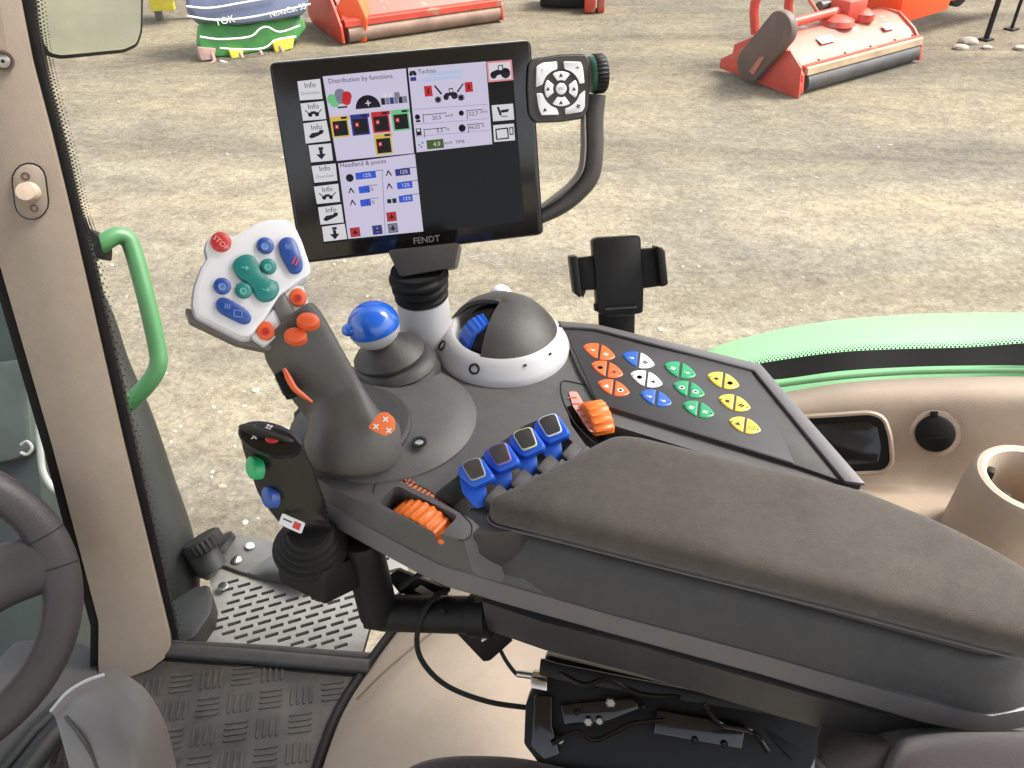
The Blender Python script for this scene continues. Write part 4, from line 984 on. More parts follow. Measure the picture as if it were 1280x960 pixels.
# beige wheel-arch trim on the floor
tr = thing('floor_side_trim', 'cream moulded trim hump rising from the floor under the armrest', 'trim', H(560, 900, HFL))
b = MB()
rows = [[H(372,1060,1.30), H(402,960,1.30), H(428,890,1.30), H(466,830,1.30), H(505,778,1.30), H(540,730,1.30)],
        [H(380,1060,1.26), H(408,960,1.27), H(436,888,1.27), H(474,828,1.27), H(514,775,1.28), H(550,730,1.29)],
        [H(430,1060,1.12), H(448,965,1.13), H(478,892,1.14), H(520,830,1.15), H(560,778,1.17), H(600,730,1.2)],
        [H(530,1060,1.02), H(545,965,1.04), H(565,892,1.06), H(600,830,1.08), H(640,778,1.1), H(670,730,1.15)],
        [H(660,1060,1.0), H(670,965,1.02), H(685,892,1.04), H(710,830,1.06), H(740,778,1.08), H(770,730,1.12)],
        [H(1000,1060,1.0), H(1000,965,1.02), H(1000,892,1.04), H(1000,830,1.05), H(1000,778,1.06), H(1000,730,1.08)]]
b.grid(rows, 5); obj('trim_shell', b, beige, tr, ang=60)
def on_trim(px, py):
    return None
b = MB(); b.tube([H(x, y, h) for x, y, h in ((446,874,1.205),(478,842,1.18),(515,810,1.165),(545,786,1.165))], .002, 8, smooth=4); obj('moulded_groove', b, mat('groove_brown', (.13,.09,.06), .6), tr)
b = MB(); b.tube([H(x, y, h) for x, y, h in ((366,1060,1.293),(396,960,1.293),(422,890,1.293),(460,830,1.293),(498,778,1.293))], .008, 10, smooth=4); obj('edge_seal', b, blackM, tr)
fs = Fr(P(455, 962, 1.30), camv(-.35, .45, .82), R_)
b = MB(); b.prism(fs.poly([(437,936),(476,962),(476,1000),(430,1000)], .03), fs.n * .0015); b.m(1); f = fs.here(455, 962, .032); glyph(b, f, 'sun', .014); b.ring(f, .006, .012, 0, .0002); b.prism(fs.poly([(439,940),(441,941),(436,1000),(433,1000)], .0318), fs.n * .0004)
obj('gear_sticker', b, [whiteM, markD], tr)
# driver seat
se = thing('driver_seat', 'dark brown fabric driver seat edge in the bottom right foreground', 'seat', H(900, 1050, .9))
b = MB()
w = rnd([H(x, y, .80) for x, y in ((470,985),(510,948),(560,936),(650,938),(720,955),(900,1000),(900,1150),(450,1150))], .03, 5)
b.pillow(w, UP, [(.004,-.1),(0,-.08),(-.004,-.04),(0,-.012),(.008,-.003),(.02,0),(.04,.001)]); obj('seat_cushion', b, fabricS, se, ang=60)
b = MB()
rows = [[P(1095,1010,.66), P(1100,965,.68), P(1118,930,.70), P(1150,915,.71), P(1230,908,.72), P(1400,915,.72)],
        [P(1095,1040,.60), P(1100,990,.62), P(1125,950,.635), P(1160,935,.64), P(1240,928,.645), P(1400,935,.645)],
        [P(1095,1090,.58), P(1100,1040,.60), P(1125,1010,.61), P(1160,1000,.61), P(1240,998,.61), P(1400,1000,.61)]]
b.grid(rows, 5, F_ * .12); obj('backrest_side', b, fabricS, se, ang=60)
# right side trim with recess, socket, cup holder
st = thing('side_trim_panel', 'beige side panel with black display recess, round socket and cup holder', 'trim panel', H(1150, 640, .9))
def TP(x, y, z): return P(x, y, z)
rows = [
 [TP(860,512,1.27), TP(965,493,1.24), TP(1050,479,1.21), TP(1130,473,1.19), TP(1210,471,1.16), TP(1290,471,1.13), TP(1420,478,1.07)],
 [TP(860,516,1.22), TP(970,500,1.20), TP(1055,485,1.17), TP(1135,480,1.15), TP(1215,478,1.12), TP(1295,479,1.09), TP(1430,486,1.03)],
 [TP(860,528,1.19), TP(975,512,1.17), TP(1060,500,1.145), TP(1140,496,1.12), TP(1220,495,1.09), TP(1300,497,1.06), TP(1440,505,1.00)],
 [TP(860,560,1.19), TP(980,548,1.17), TP(1065,540,1.145), TP(1145,537,1.12), TP(1225,538,1.09), TP(1305,540,1.06), TP(1450,550,1.00)],
 [TP(860,620,1.20), TP(985,606,1.18), TP(1070,602,1.15), TP(1150,605,1.125), TP(1230,612,1.09), TP(1310,620,1.06), TP(1460,630,1.00)],
 [TP(860,650,1.15), TP(985,636,1.13), TP(1072,630,1.11), TP(1152,636,1.08), TP(1232,645,1.05), TP(1312,650,1.02), TP(1460,660,.97)],
 [TP(860,760,1.03), TP(985,750,1.01), TP(1075,745,.99), TP(1155,750,.96), TP(1235,760,.93), TP(1315,770,.90), TP(1460,780,.86)]]
b = MB(); b.grid(rows, 4, (UP * -1 + V((0, 1, 0))) * .006); obj('panel_shell', b, beige, st, ang=60)
n_s = (P(975,512,1.17) - P(980,606,1.18)).cross(P(1220,538,1.09) - P(980,548,1.17)).normalized()
if n_s.dot(F_) > 0: n_s = -n_s
FS = Fr(P(1060,545,1.142), n_s, P(1225,538,1.09) - P(980,548,1.17))
q = [(960,526),(1088,518),(1103,524),(1110,545),(1113,578),(1104,588),(1060,590),(960,596)]
w = rnd(FS.poly(q, .006), .008, 4)
b = MB(); b.loft([inset(w, FS.n, -.006), [p + FS.n * .003 for p in inset(w, FS.n, -.003)], [p + FS.n * .0025 for p in w], [p - FS.n * .003 for p in w]], (False, False)); b.m(1).poly([p - FS.n * .001 for p in w]); obj('display_recess', b, [beige, black], st)
q2 = [(975,533),(1084,526),(1096,532),(1102,560),(1098,578),(1060,581),(975,587)]
b = MB(); b.pillow(rnd(FS.poly(q2, .006), .004), FS.n, [(0,-.0008),(0,.001),(.002,.0016)]); obj('recess_screen', b, blackG, st)
FSk = Fr(P(1168, 541, 1.098), n_s, FS.u)
b = MB(); b.ring(FSk, .024, .030, .003, .003, 40); b.m(1).lathe(FSk.O, FSk.n, [(.024,.0),(.024,.008),(.021,.010),(1e-5,.010)], 36); b.box(FSk.pt(0, .025, .008), FSk.u, FSk.v, FSk.n, .009, .010, .004, .001); b.box(FSk.pt(0, -.006, .0105), FSk.u, FSk.v, FSk.n, .030, .003, .002, .0005)
obj('power_socket', b, [beige, black], st)
CH = P(1290, 600, .96)
b = MB(); b.lathe(CH, UP, [(.070,-.26),(.068,-.10),(.066,-.03),(.062,-.004),(.058,.002),(.053,.0035),(.048,.001),(.044,-.010),(.041,-.05),(.04,-.07),(1e-5,-.07)], 48); obj('cup_holder', b, beige, st)
b = MB(); f = Fr(CH - UP * .03, UP)
for a in (2.6, 3.6, .5): 
    d_ = V((math.cos(a), math.sin(a), 0)); b.box(CH + d_ * .041 - UP * .018, d_, d_.cross(UP), UP, .008, .012, .03, .002)
obj('cup_clip', b, blackM, st)
# green body lip and black seal along window bottom
tr2 = [TP(850,502,1.29), TP(965,485,1.26), TP(1050,474,1.23), TP(1130,468,1.21), TP(1210,466,1.18), TP(1290,466,1.15), TP(1420,472,1.09)]
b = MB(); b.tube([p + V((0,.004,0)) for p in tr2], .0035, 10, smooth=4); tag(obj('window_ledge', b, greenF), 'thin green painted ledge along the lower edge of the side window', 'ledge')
# ================================================================== PILLAR
A_, B_ = P(160, 830, 1.46), P(45, 90, 1.02)
ax_p = (B_ - A_).normalized(); ud = V((.93, .36, 0)); npil = ax_p.cross(ud).normalized()
if npil.dot(F_) > 0: npil = -npil
FPi = Fr(A_, npil, ud)
pl = thing('door_pillar', 'beige cab pillar with coat hook plate, edged by black window seals', 'pillar', A_ - UP * .05)
pil = [(-90,-60),(12,-60),(25,0),(40,77),(64,168),(84,250),(155,557),(214,800),(214,815),(206,828),(160,848),(122,862),(123,781),(65,560),(0,336),(-60,130)]
w = rnd(FPi.poly(pil), [0,0,.01,.01,.01,.01,.01,.012,.01,.01,.01,.006,.02,.01,.01,.01], 3)
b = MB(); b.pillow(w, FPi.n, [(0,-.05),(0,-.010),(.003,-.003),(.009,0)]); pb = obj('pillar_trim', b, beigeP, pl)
b = MB(); ridge = FPi.poly([(-72,-60),(-20,150),(34,292),(98,560),(140,745),(152,800),(166,845),(123,861),(124,781),(66,560),(1,336),(-60,130)], 0)
n_r = (FPi.n * 1 - FPi.u * .35).normalized()
lo_ = FPi.poly([(-95,-60),(-60,130),(1,336),(66,560),(124,781),(123,861)], .001)
hi_ = [p + FPi.n * .009 for p in FPi.poly([(-60,-60),(-22,130),(32,292),(95,560),(140,760),(150,846)], 0)]
hi2 = [p + FPi.n * .009 for p in FPi.poly([(-10,-60),(22,130),(66,285),(130,560),(180,760),(188,832)], 0)]
lo2 = FPi.poly([(8,-60),(52,130),(92,285),(155,560),(207,780),(206,822)], .0)
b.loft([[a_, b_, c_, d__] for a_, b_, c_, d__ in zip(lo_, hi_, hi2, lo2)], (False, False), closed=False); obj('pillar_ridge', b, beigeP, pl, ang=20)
# seals
b = MB(); sR = [(14,-60),(27,0),(42,77),(66,168),(86,250),(157,557),(216,800),(224,800),(170,560),(118,330),(100,268),(82,190),(58,100),(46,40),(36,-60)]
b.prism(FPi.poly(sR, -.012), FPi.n * -.035, .001); obj('window_seal', b, blackM, pl)
b = MB(); sL = [(-95,-60),(-62,130),(-1,330),(66,560),(124,781),(121,862),(112,862),(113,783),(55,565),(-14,330),(-75,130),(-110,-60)]
b.prism(FPi.poly(sL, -.012), FPi.n * -.035, .001); obj('window_seal', b, blackM, pl)
FPs = Fr(FPi.O + FPi.n * .010, FPi.n, FPi.u)
def capsule_pts(cx, cy, a, L, r, n=8):
    out = []
    for k in range(2 * n + 2):
        t = math.pi * (k if k <= n else k - 1) / n + (0 if k <= n else 0)
        sgn = -1 if k <= n else 1
        x = r * math.cos(t); y = r * math.sin(t) * 1
        X, Y = x, (y + L if k <= n else y - L)
        out.append((cx + X * math.cos(a) - Y * math.sin(a), cy + X * math.sin(a) + Y * math.cos(a)))
    return out
b = MB(); w = FPs.poly(capsule_pts(38, 239, -.12, 14, 20)); b.pillow(w, FPi.n, [(0,-.002),(0,.003),(.0015,.004)]); cpl = obj('hook_plate', b, beigeP, pl)
b = MB(); w = FPs.poly(capsule_pts(38, 239, -.12, 14, 22)); b.pillow(w, FPi.n, [(0,-.002),(0,.0005)]); obj('plate_shadow_gap', b, lineD, cpl)
for q in ((32,220),(43,260)):
    f = FPs.here(*q, .0035); b = MB(); b.lathe(f.O, f.n, [(.0052,0),(.0052,.001),(.003,.0012),(.0026,.0003),(1e-5,.0003)], 18); obj('screw', b, brownM, cpl)
b = MB(); f = FPs.here(37, 240, .004); b.lathe(f.O, f.n, [(.013,0),(.013,.003),(.011,.006),(.007,.012)], 30); b.lathe(f.O + f.n * .012, (f.n * .8 + UP * .5).normalized(), [(.007,0),(.010,.010),(.012,.013),(.011,.016),(1e-5,.017)], 26); obj('coat_hook', b, beige, cpl)
for q, r in (((4,76),.012),((177,808),.012)):
    f = FPs.here(*q, .0 if q[0] > 100 else .0); f.O -= f.n * (.008 if q[0] > 100 else .0)
    b = MB(); b.ring(f, r * .75, r, 0, .002, 28); b.m(1).disc(f, r * .72, -.002, .003, .4); b.m(2).lathe(f.O + f.n * .0034, f.n, [(r * .2, 0), (r * .2, .0004), (1e-5, .0004)], 6); obj('trim_screw', b, [brownM, steel if r else steel, lineD], pl)
# ================================================================== WINDOW PANE
gm = bpy.data.materials.new('clear_glass'); gm.use_nodes = True; nt = gm.node_tree; nt.nodes.clear()
o_ = nt.nodes.new('ShaderNodeOutputMaterial'); mx = nt.nodes.new('ShaderNodeMixShader'); t_ = nt.nodes.new('ShaderNodeBsdfTransparent'); gl_ = nt.nodes.new('ShaderNodeBsdfGlossy'); fz = nt.nodes.new('ShaderNodeFresnel')
fz.inputs['IOR'].default_value = 1.25; gl_.inputs['Roughness'].default_value = .01; t_.inputs['Color'].default_value = (.985, .995, .985, 1)
nt.links.new(fz.outputs[0], mx.inputs[0]); nt.links.new(t_.outputs[0], mx.inputs[1]); nt.links.new(gl_.outputs[0], mx.inputs[2]); nt.links.new(mx.outputs[0], o_.inputs[0])
def W(x, y, h): return V((x, y, CAMZ - h))
pane = thing('side_window', 'large clear side window pane right of the pillar, black dotted edge', 'window', W(.2, 1.0, 1.25))
pr = [[W(-.70,.955,1.27), W(-.3,.98,1.27), W(.1,1.03,1.2), W(.35,1.06,.80), W(.7,1.06,.72), W(1.3,.98,.66)],
      [W(-.66,1.03,.9), W(-.3,1.10,.9), W(.1,1.13,.8), W(.35,1.10,.65), W(.7,1.09,.6), W(1.3,1.0,.5)],
      [W(-.60,1.12,.35), W(-.25,1.19,.35), W(.1,1.22,.3), W(.4,1.20,.3), W(.7,1.17,.3), W(1.3,1.06,.25)],
      [W(-.56,1.16,-.2), W(-.25,1.22,-.2), W(.1,1.25,-.2), W(.4,1.23,-.2), W(.7,1.2,-.2), W(1.3,1.1,-.2)]]
b = MB(); b.grid(pr, 5); glass = obj('glass_pane', b, gm, pane)
frl = [TP(840,492,1.30), TP(905,478,1.285), TP(975,474,1.265), TP(1050,464,1.235), TP(1130,459,1.215), TP(1210,457,1.185), TP(1290,457,1.155), TP(1420,462,1.09)]
fru = [TP(840,470,1.31), TP(905,462,1.295), TP(975,450,1.275), TP(1050,440,1.245), TP(1130,436,1.225), TP(1210,434,1.195), TP(1290,428,1.165), TP(1420,420,1.10)]
b = MB(); b.grid([frl, [a.lerp(c, .5) for a, c in zip(frl, fru)], fru], 4)
fl_, fu_ = catmull(frl, 30), catmull(fru, 30)
for k in range(4):
    for i in range(0, len(fu_) - 1):
        if (i + k) % 2: continue
        up_ = (fu_[i] - fl_[i]).normalized(); c = fu_[i] + up_ * (.0016 + k * .0030); r = .0016 - k * .00032
        tdir = (fu_[i + 1] - fu_[i]).normalized()
        b.poly([c + tdir * r * math.cos(a) + up_ * r * math.sin(a) for a in [j * math.pi / 3 for j in range(6)]])
obj('printed_border', b, lineD, pane, recalc=False)
b = MB(); path = FPi.poly([(36,-60),(46,40),(58,100),(82,190),(100,268),(118,330),(170,560),(224,800)], -.016)
path = catmull(path, 36)
for i in range(len(path) - 1):
    t = (path[i + 1] - path[i]).normalized(); s_ = FPi.n.cross(t); s_ = s_ if s_.x > 0 else -s_
    for k in range(4):
        if (i + k) % 2: continue
        c = path[i] + s_ * (.0015 + k * .0036); r = .0019 - k * .00038
        b.poly([c + t * r * math.cos(a) + s_ * r * math.sin(a) for a in [j * math.pi / 3 for j in range(6)]])
obj('printed_dots', b, lineD, pane, recalc=False)
# ================================================================== OUTSIDE TRACTOR PARTS
gh = thing('grab_rail', 'green tubular grab rail outside the window by the pillar', 'grab rail', P(155, 515, 1.42))
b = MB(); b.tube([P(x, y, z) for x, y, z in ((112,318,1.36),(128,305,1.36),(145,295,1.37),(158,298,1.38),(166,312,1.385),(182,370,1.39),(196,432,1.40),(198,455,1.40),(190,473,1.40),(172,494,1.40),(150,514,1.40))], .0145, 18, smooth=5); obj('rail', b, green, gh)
b = MB(); b.prism(rnd([P(x, y, 1.345) for x, y in ((96,280),(108,284),(122,294),(126,305),(125,322),(112,320),(100,318))], .004), F_ * .04, .004); obj('rail_bracket', b, black, gh)
exs = thing('air_shroud', 'dark grey tapered shroud pipe with louvre slots behind the grab rail', 'pipe', P(190, 790, 1.75))
cl = [(96,340,18),(110,400,30),(126,460,34),(148,530,42),(172,610,46),(192,680,50),(200,740,50),(190,800,44)]
b = MB(); b.tube([P(x, y, 1.55 + (y - 340) * .0004) for x, y, r in cl], [r * 1.6 / F_PX for x, y, r in cl], 32, smooth=5); sh = obj('shroud_body', b, shroudM, exs, ang=60)
for cx, cy, rr, n_ in ((152,478,14,3),(168,522,17,3),(197,640,24,5)):
    for k in range(n_):
        yy = cy + k * 11; xx = cx + k * 2.3
        b = MB(); b.tube([P(xx - 12, yy + 11, 1.535 + (yy - 340) * .0004 - .0), P(xx - 3, yy + 4, 1.535 + (yy - 340) * .0004), P(xx + 5, yy - 4, 1.55 + (yy - 340) * .0004)], [.0015,.0035,.0015], 8, smooth=3)
        obj('louvre_slot', b, lineD, exs)
# fender
fe = thing('rear_fender', 'pale green rear wheel fender seen through the side window', 'fender', P(1150, 440, 1.6))
rows = [[P(846,470,1.62), P(884,438,1.62), P(960,415,1.60), P(1040,401,1.58), P(1120,394,1.56), P(1200,391,1.54), P(1290,391,1.50), P(1420,396,1.42)],
        [P(850,478,1.50), P(900,452,1.50), P(970,436,1.48), P(1045,424,1.46), P(1125,416,1.44), P(1205,413,1.42), P(1295,412,1.38), P(1425,418,1.32)],
        [P(856,490,1.40), P(910,472,1.40), P(980,462,1.38), P(1050,452,1.36), P(1130,447,1.34), P(1210,445,1.32), P(1300,445,1.28), P(1430,450,1.24)],
        [P(860,520,1.36), P(915,505,1.36), P(985,496,1.34), P(1055,486,1.32), P(1135,482,1.31), P(1215,480,1.29), P(1305,480,1.26), P(1435,486,1.21)]]
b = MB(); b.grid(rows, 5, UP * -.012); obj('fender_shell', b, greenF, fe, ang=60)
# hood side & front parts seen left of pillar
hs = thing('engine_side_panel', 'dark green-grey engine side with pipes seen left of the pillar', 'engine panel', P(40, 700, 2.2))
b = MB(); 
b.prism(rnd([P(x, y, 2.1) for x, y in ((-160,250),(-20,300),(10,372),(22,400),(36,460),(60,700),(120,1000),(-160,1000))], .03), F_ * .5, .02); obj('side_sheet', b, hoodM, hs)
b = MB(); b.prism([P(x, y, 2.6) for x, y in ((-160,120),(20,200),(150,760),(150,900),(-160,900))], F_ * .3, .02); obj('engine_block', b, mat('deep_green', (.015,.022,.02), .6, var=.3), hs)
b = MB(); b.prism(rnd([P(x, y, 2.05) for x, y in ((-60,460),(30,448),(40,560),(20,575),(-60,590))], .02), F_ * .05, .01); obj('access_cover', b, mat('cover_greygreen', (.035,.045,.04), .5, var=.3), hs)
b = MB(); b.tube([P(x, y, 1.98) for x, y in ((48,530),(50,560),(54,590),(66,610),(80,618))], .008, 10, smooth=5); b.tube([P(x, y, 1.97) for x, y in ((26,556),(34,552),(40,560),(34,568),(26,566))], .004, 8, smooth=4); obj('hose', b, mat('grey_hose', (.2,.22,.2), .5), hs)
# ================================================================== STEERING WHEEL + COLUMN
sw = thing('steering_wheel', 'dark grey leather steering wheel cut by the left edge', 'steering wheel', P(-60, 765, 1.2))
FW = Fr(P(-122, 770, 1.10), camv(.60, .12, .79), R_)
b = MB(); pts = []
for i in range(64):
    a = 2 * math.pi * i / 64; pts.append(FW.pt(.19 * math.cos(a), .19 * math.sin(a)))
ring = []
rings = []
for i in range(64):
    a = 2 * math.pi * i / 64; d_ = FW.u * math.cos(a) + FW.v * math.sin(a)
    rings.append([FW.O + d_ * (.188 + .027 * math.cos(t)) + FW.n * .021 * math.sin(t) for t in [k * 2 * math.pi / 16 for k in range(16)]])
rings.append(rings[0]); b.loft(rings, (False, False)); bmesh.ops.remove_doubles(b.bm, verts=b.bm.verts, dist=1e-5); obj('rim', b, leather, sw)
for an in (18, 33, 150, 270):
    a = math.radians(an); d_ = FW.u * math.cos(a) + FW.v * math.sin(a)
    ps = [FW.O + d_ * (.188 + .0273 * math.cos(t)) + FW.n * .0213 * math.sin(t) for t in [k * 2 * math.pi / 24 for k in range(25)]]
    b = MB(); b.tube(ps, .0009, 6)
    obj('stitched_seam', b, lineD, sw)
for an in (22, 158, 270):
    a = math.radians(an); d_ = FW.u * math.cos(a) + FW.v * math.sin(a)
    b = MB(); b.tube([FW.O + d_ * .04 - FW.n * .03, FW.O + d_ * .11 - FW.n * .022, FW.O + d_ * .178 - FW.n * .004], [.06,.042,.040], 20, smooth=4, up0=FW.n, sec=(.55,1.1)); obj('spoke', b, leather, sw)
b = MB(); b.lathe(FW.O - FW.n * .05, FW.n, [(.05,0),(.06,.01),(.055,.03),(.04,.036),(1e-5,.037)], 40); obj('hub', b, plastD, sw)
cl_ = thing('column_lever', 'pale grey curved lever cover at the bottom left', 'lever', P(140, 1000, 1.0))
FL = Fr(P(130, 910, .98), camv(.12, .55, .83), R_)
b = MB(); rowsL = [[P(64,890,1.0), P(84,868,1.01), P(108,853,1.02), P(131,845,1.03)], [P(70,900,.97), P(92,878,.975), P(122,866,.985), P(148,857,1.0)], [P(80,935,.95), P(110,912,.95), P(145,900,.955), P(172,878,.98)], [P(90,975,.94), P(125,955,.935), P(165,940,.94), P(195,922,.975)], [P(100,1040,.93), P(140,1025,.93), P(180,1000,.94), P(210,985,.98)]]
b.grid(rowsL, 5, F_ * .03); obj('lever_cover', b, plastL, cl_, ang=50)
b = MB(); b.tube([P(64,890,1.0), P(84,867,1.01), P(108,852,1.02), P(131,844,1.03)], .003, 8, smooth=4); obj('cover_edge', b, silver, cl_)
b = MB(); b.tube([P(82,896,.965), P(100,920,.945), P(118,950,.937), P(128,990,.93)], .0022, 8, smooth=4); obj('cover_groove', b, plastD, cl_)
b = MB(); b.tube([P(150,985,.99), P(185,960,1.0), P(200,950,1.03)], .012, 12); obj('lever_shaft', b, black, cl_)
b = MB(); b.prism(rnd(HF(1.27).poly([(-120,1000),(-60,880),(20,800),(88,798),(122,812),(122,862),(60,940),(20,1100),(-120,1100)]), .01), UP * -.02, .004)
tag(obj('column_base_plate', b, mat('base_plate_grey', (.05,.047,.042), .55, var=.2)), 'grey base plate on the floor between steering wheel and pillar', 'plate')
b = MB(); b.tube([H(-10,975,1.24), H(40,915,1.24), H(78,880,1.24)], .014, 14); b.tube([H(10,990,1.25), H(60,925,1.25), H(92,890,1.25)], .02, 14)
tag(obj('pedal_linkage', b, shroudM), 'dark linkage rods running under the steering wheel', 'rod')
screw(None, Fr(H(91, 842, 1.268), UP), .012, steel, 'floor_bolt') if False else None
# ================================================================== MIRROR
mr_ = thing('wing_mirror', 'outside mirror in black frame at the upper left', 'mirror', P(100, 60, 2.0))
FM = Fr(P(110, 10, 1.75), V((.90,-.43,-.08)), V((.43,.9,0)))
mp = [(38,-90),(172,-100),(179,-10),(178,40),(172,58),(155,66),(75,74),(58,70),(47,50),(36,-10)]
w = rnd(FM.poly(mp), .012, 4)
b = MB(); b.pillow(w, FM.n, [(.02,-.06),(.004,-.045),(0,-.02),(0,0),(.003,.002)]); obj('mirror_case', b, black, mr_)
mm = mat('mirror_silver', (.6,.66,.62), .03, metal=1, var=.01)
b = MB(); b.poly([p + FM.n * .0025 for p in inset(w, FM.n, .008)]); obj('mirror_glass', b, mm, mr_)
# ================================================================== GROUND
def groundmat():
    m = bpy.data.materials.new('gravel_yard'); m.use_nodes = True; nt = m.node_tree; L = nt.links.new; bs = nt.nodes['Principled BSDF']; bs.inputs['Roughness'].default_value = .85; bs.inputs['Specular IOR Level'].default_value = .25
    tc = nt.nodes.new('ShaderNodeTexCoord'); mp_ = nt.nodes.new('ShaderNodeMapping'); mp_.inputs['Scale'].default_value = (.8, 1.1, 1); mp_.inputs['Rotation'].default_value = (0, 0, math.radians(-8)); L(tc.outputs['Object'], mp_.inputs[0])
    def noise(sc, det, src, ro=.6, dist=0):
        n = nt.nodes.new('ShaderNodeTexNoise'); n.inputs['Scale'].default_value = sc; n.inputs['Detail'].default_value = det; n.inputs['Roughness'].default_value = ro; n.inputs['Distortion'].default_value = dist; L(src, n.inputs['Vector']); return n.outputs['Fac']
    a = noise(.9, 9, mp_.outputs[0], .66, .8); c = noise(7, 9, mp_.outputs[0], .72, .5); d = noise(38, 10, tc.outputs['Object'], .85)
    mp2 = nt.nodes.new('ShaderNodeMapping'); mp2.inputs['Scale'].default_value = (.10, .55, 1); mp2.inputs['Rotation'].default_value = (0, 0, math.radians(14)); L(tc.outputs['Object'], mp2.inputs[0])
    big = noise(1.6, 7, mp2.outputs[0], .6, 1.2)
    def ramp(src, *st):
        rr = nt.nodes.new('ShaderNodeValToRGB'); el = rr.color_ramp.elements
        el[0].position, el[0].color = st[0]; el[1].position, el[1].color = st[-1]
        for p, q_ in st[1:-1]: el.new(p).color = q_
        L(src, rr.inputs[0]); return rr.outputs[0]
    def mul(A, B, f):
        m_ = nt.nodes.new('ShaderNodeMix'); m_.data_type = 'RGBA'; m_.blend_type = 'MULTIPLY'; m_.inputs[0].default_value = f; L(A, m_.inputs[6]); L(B, m_.inputs[7]); return m_.outputs[2]
    base_ = ramp(a, (.33, (.44,.395,.33,1)), (.5, (.58,.515,.405,1)), (.66, (.70,.62,.47,1)))
    col = mul(base_, ramp(c, (.34, (.6,.57,.53,1)), (.62, (1,1,1,1))), .7)
    col = mul(col, ramp(d, (.3, (.45,.44,.43,1)), (.5, (.95,.95,.95,1)), (.7, (1.25,1.25,1.2,1))), .85)
    col = mul(col, ramp(big, (.36, (.72,.72,.73,1)), (.5, (.95,.95,.95,1)), (.62, (1.08,1.06,1.0,1))), .9)
    fine = noise(16, 10, tc.outputs['Object'], .9)
    col = mul(col, ramp(fine, (.38, (.5,.49,.48,1)), (.5, (.95,.95,.95,1)), (.6, (1.12,1.12,1.1,1))), .9)
    vo = nt.nodes.new('ShaderNodeTexVoronoi'); vo.inputs['Scale'].default_value = 22; L(tc.outputs['Object'], vo.inputs['Vector'])
    col = mul(col, ramp(vo.outputs['Distance'], (.06, (1.35,1.34,1.3,1)), (.16, (1,1,1,1)), (.6, (.88,.88,.88,1))), .8)
    # twin wheel tracks running across the yard
    wv = nt.nodes.new('ShaderNodeTexWave'); wv.bands_direction = 'Y'; wv.inputs['Scale'].default_value = .28; wv.inputs['Distortion'].default_value = 5; wv.inputs['Detail'].default_value = 5; wv.inputs['Detail Scale'].default_value = .6; L(mp2.outputs[0], wv.inputs['Vector'])
    col = mul(col, ramp(wv.outputs['Fac'], (.0, (.76,.75,.74,1)), (.25, (.98,.98,.98,1)), (.8, (1.08,1.06,1.0,1))), .8)
    sx = nt.nodes.new('ShaderNodeSeparateXYZ'); L(tc.outputs['Object'], sx.inputs[0]); mr = nt.nodes.new('ShaderNodeMapRange'); mr.inputs['From Min'].default_value = 5.0 - 30; mr.inputs['From Max'].default_value = 9.5 - 30
    L(sx.outputs[1], mr.inputs[0])
    m3 = nt.nodes.new('ShaderNodeMix'); m3.data_type = 'RGBA'; m3.blend_type = 'MULTIPLY'; L(mr.outputs[0], m3.inputs[0]); L(col, m3.inputs[6]); m3.inputs[7].default_value = (.68,.67,.63,1)
    L(m3.outputs[2], bs.inputs['Base Color'])
    ad = nt.nodes.new('ShaderNodeMath'); ad.operation = 'MULTIPLY_ADD'; L(c, ad.inputs[0]); ad.inputs[1].default_value = 3; L(d, ad.inputs[2])
    bp = nt.nodes.new('ShaderNodeBump'); bp.inputs['Strength'].default_value = .9; bp.inputs['Distance'].default_value = .03; ad2 = nt.nodes.new('ShaderNodeMath'); ad2.operation = 'MULTIPLY_ADD'; L(fine, ad2.inputs[0]); ad2.inputs[1].default_value = 2.5; L(ad.outputs[0], ad2.inputs[2]); L(ad2.outputs[0], bp.inputs['Height']); L(bp.outputs['Normal'], bs.inputs['Normal'])
    return m
b = MB(); b.poly([V((-80,-60,0)), V((80,-60,0)), V((80,120,0)), V((-80,120,0))])
gr_ = obj('ground', b, groundmat(), recalc=False); gr_.location = (0,0,0)
for v in gr_.data.vertices: pass
gr_.location = V(((-80 + 80) / 2, 30, 0)); gr_['kind'] = 'structure'
b = MB(); random.seed(3)
for i in range(650):
    py = random.uniform(20, 700); px = random.uniform(60, 1280)
    if py > 460 and px > 480: continue
    c = G(px, py); s_ = random.choice([.006,.008,.010,.013,.018]) * random.uniform(.6, 1.2)
    if random.random() < .015: s_ *= 2.2
    t = bmesh.new(); bmesh.ops.create_icosphere(t, subdivisions=1, radius=1)
    rot = Matrix.Rotation(random.uniform(0, 6.28), 3, 'Z'); sc = V((s_ * random.uniform(.8, 1.5), s_ * random.uniform(.7, 1.1), s_ * random.uniform(.3, .6)))
    for v in t.verts: q = V((v.co.x * sc.x, v.co.y * sc.y, v.co.z * sc.z)) * random.uniform(.8, 1.15); v.co = c + rot @ q
    b.mi = random.choice([0, 0, 1, 2]); b.merge(t)
o = obj('gravel_stones', b, [mat('stone_pale', (.30,.275,.23), .85, var=.2), mat('stone_grey', (.27,.26,.24), .85, var=.2), mat('stone_brown', (.24,.2,.15), .85, var=.2)], kind='stuff')
tag(o, 'loose pale pebbles scattered over the dusty yard', 'gravel'); 
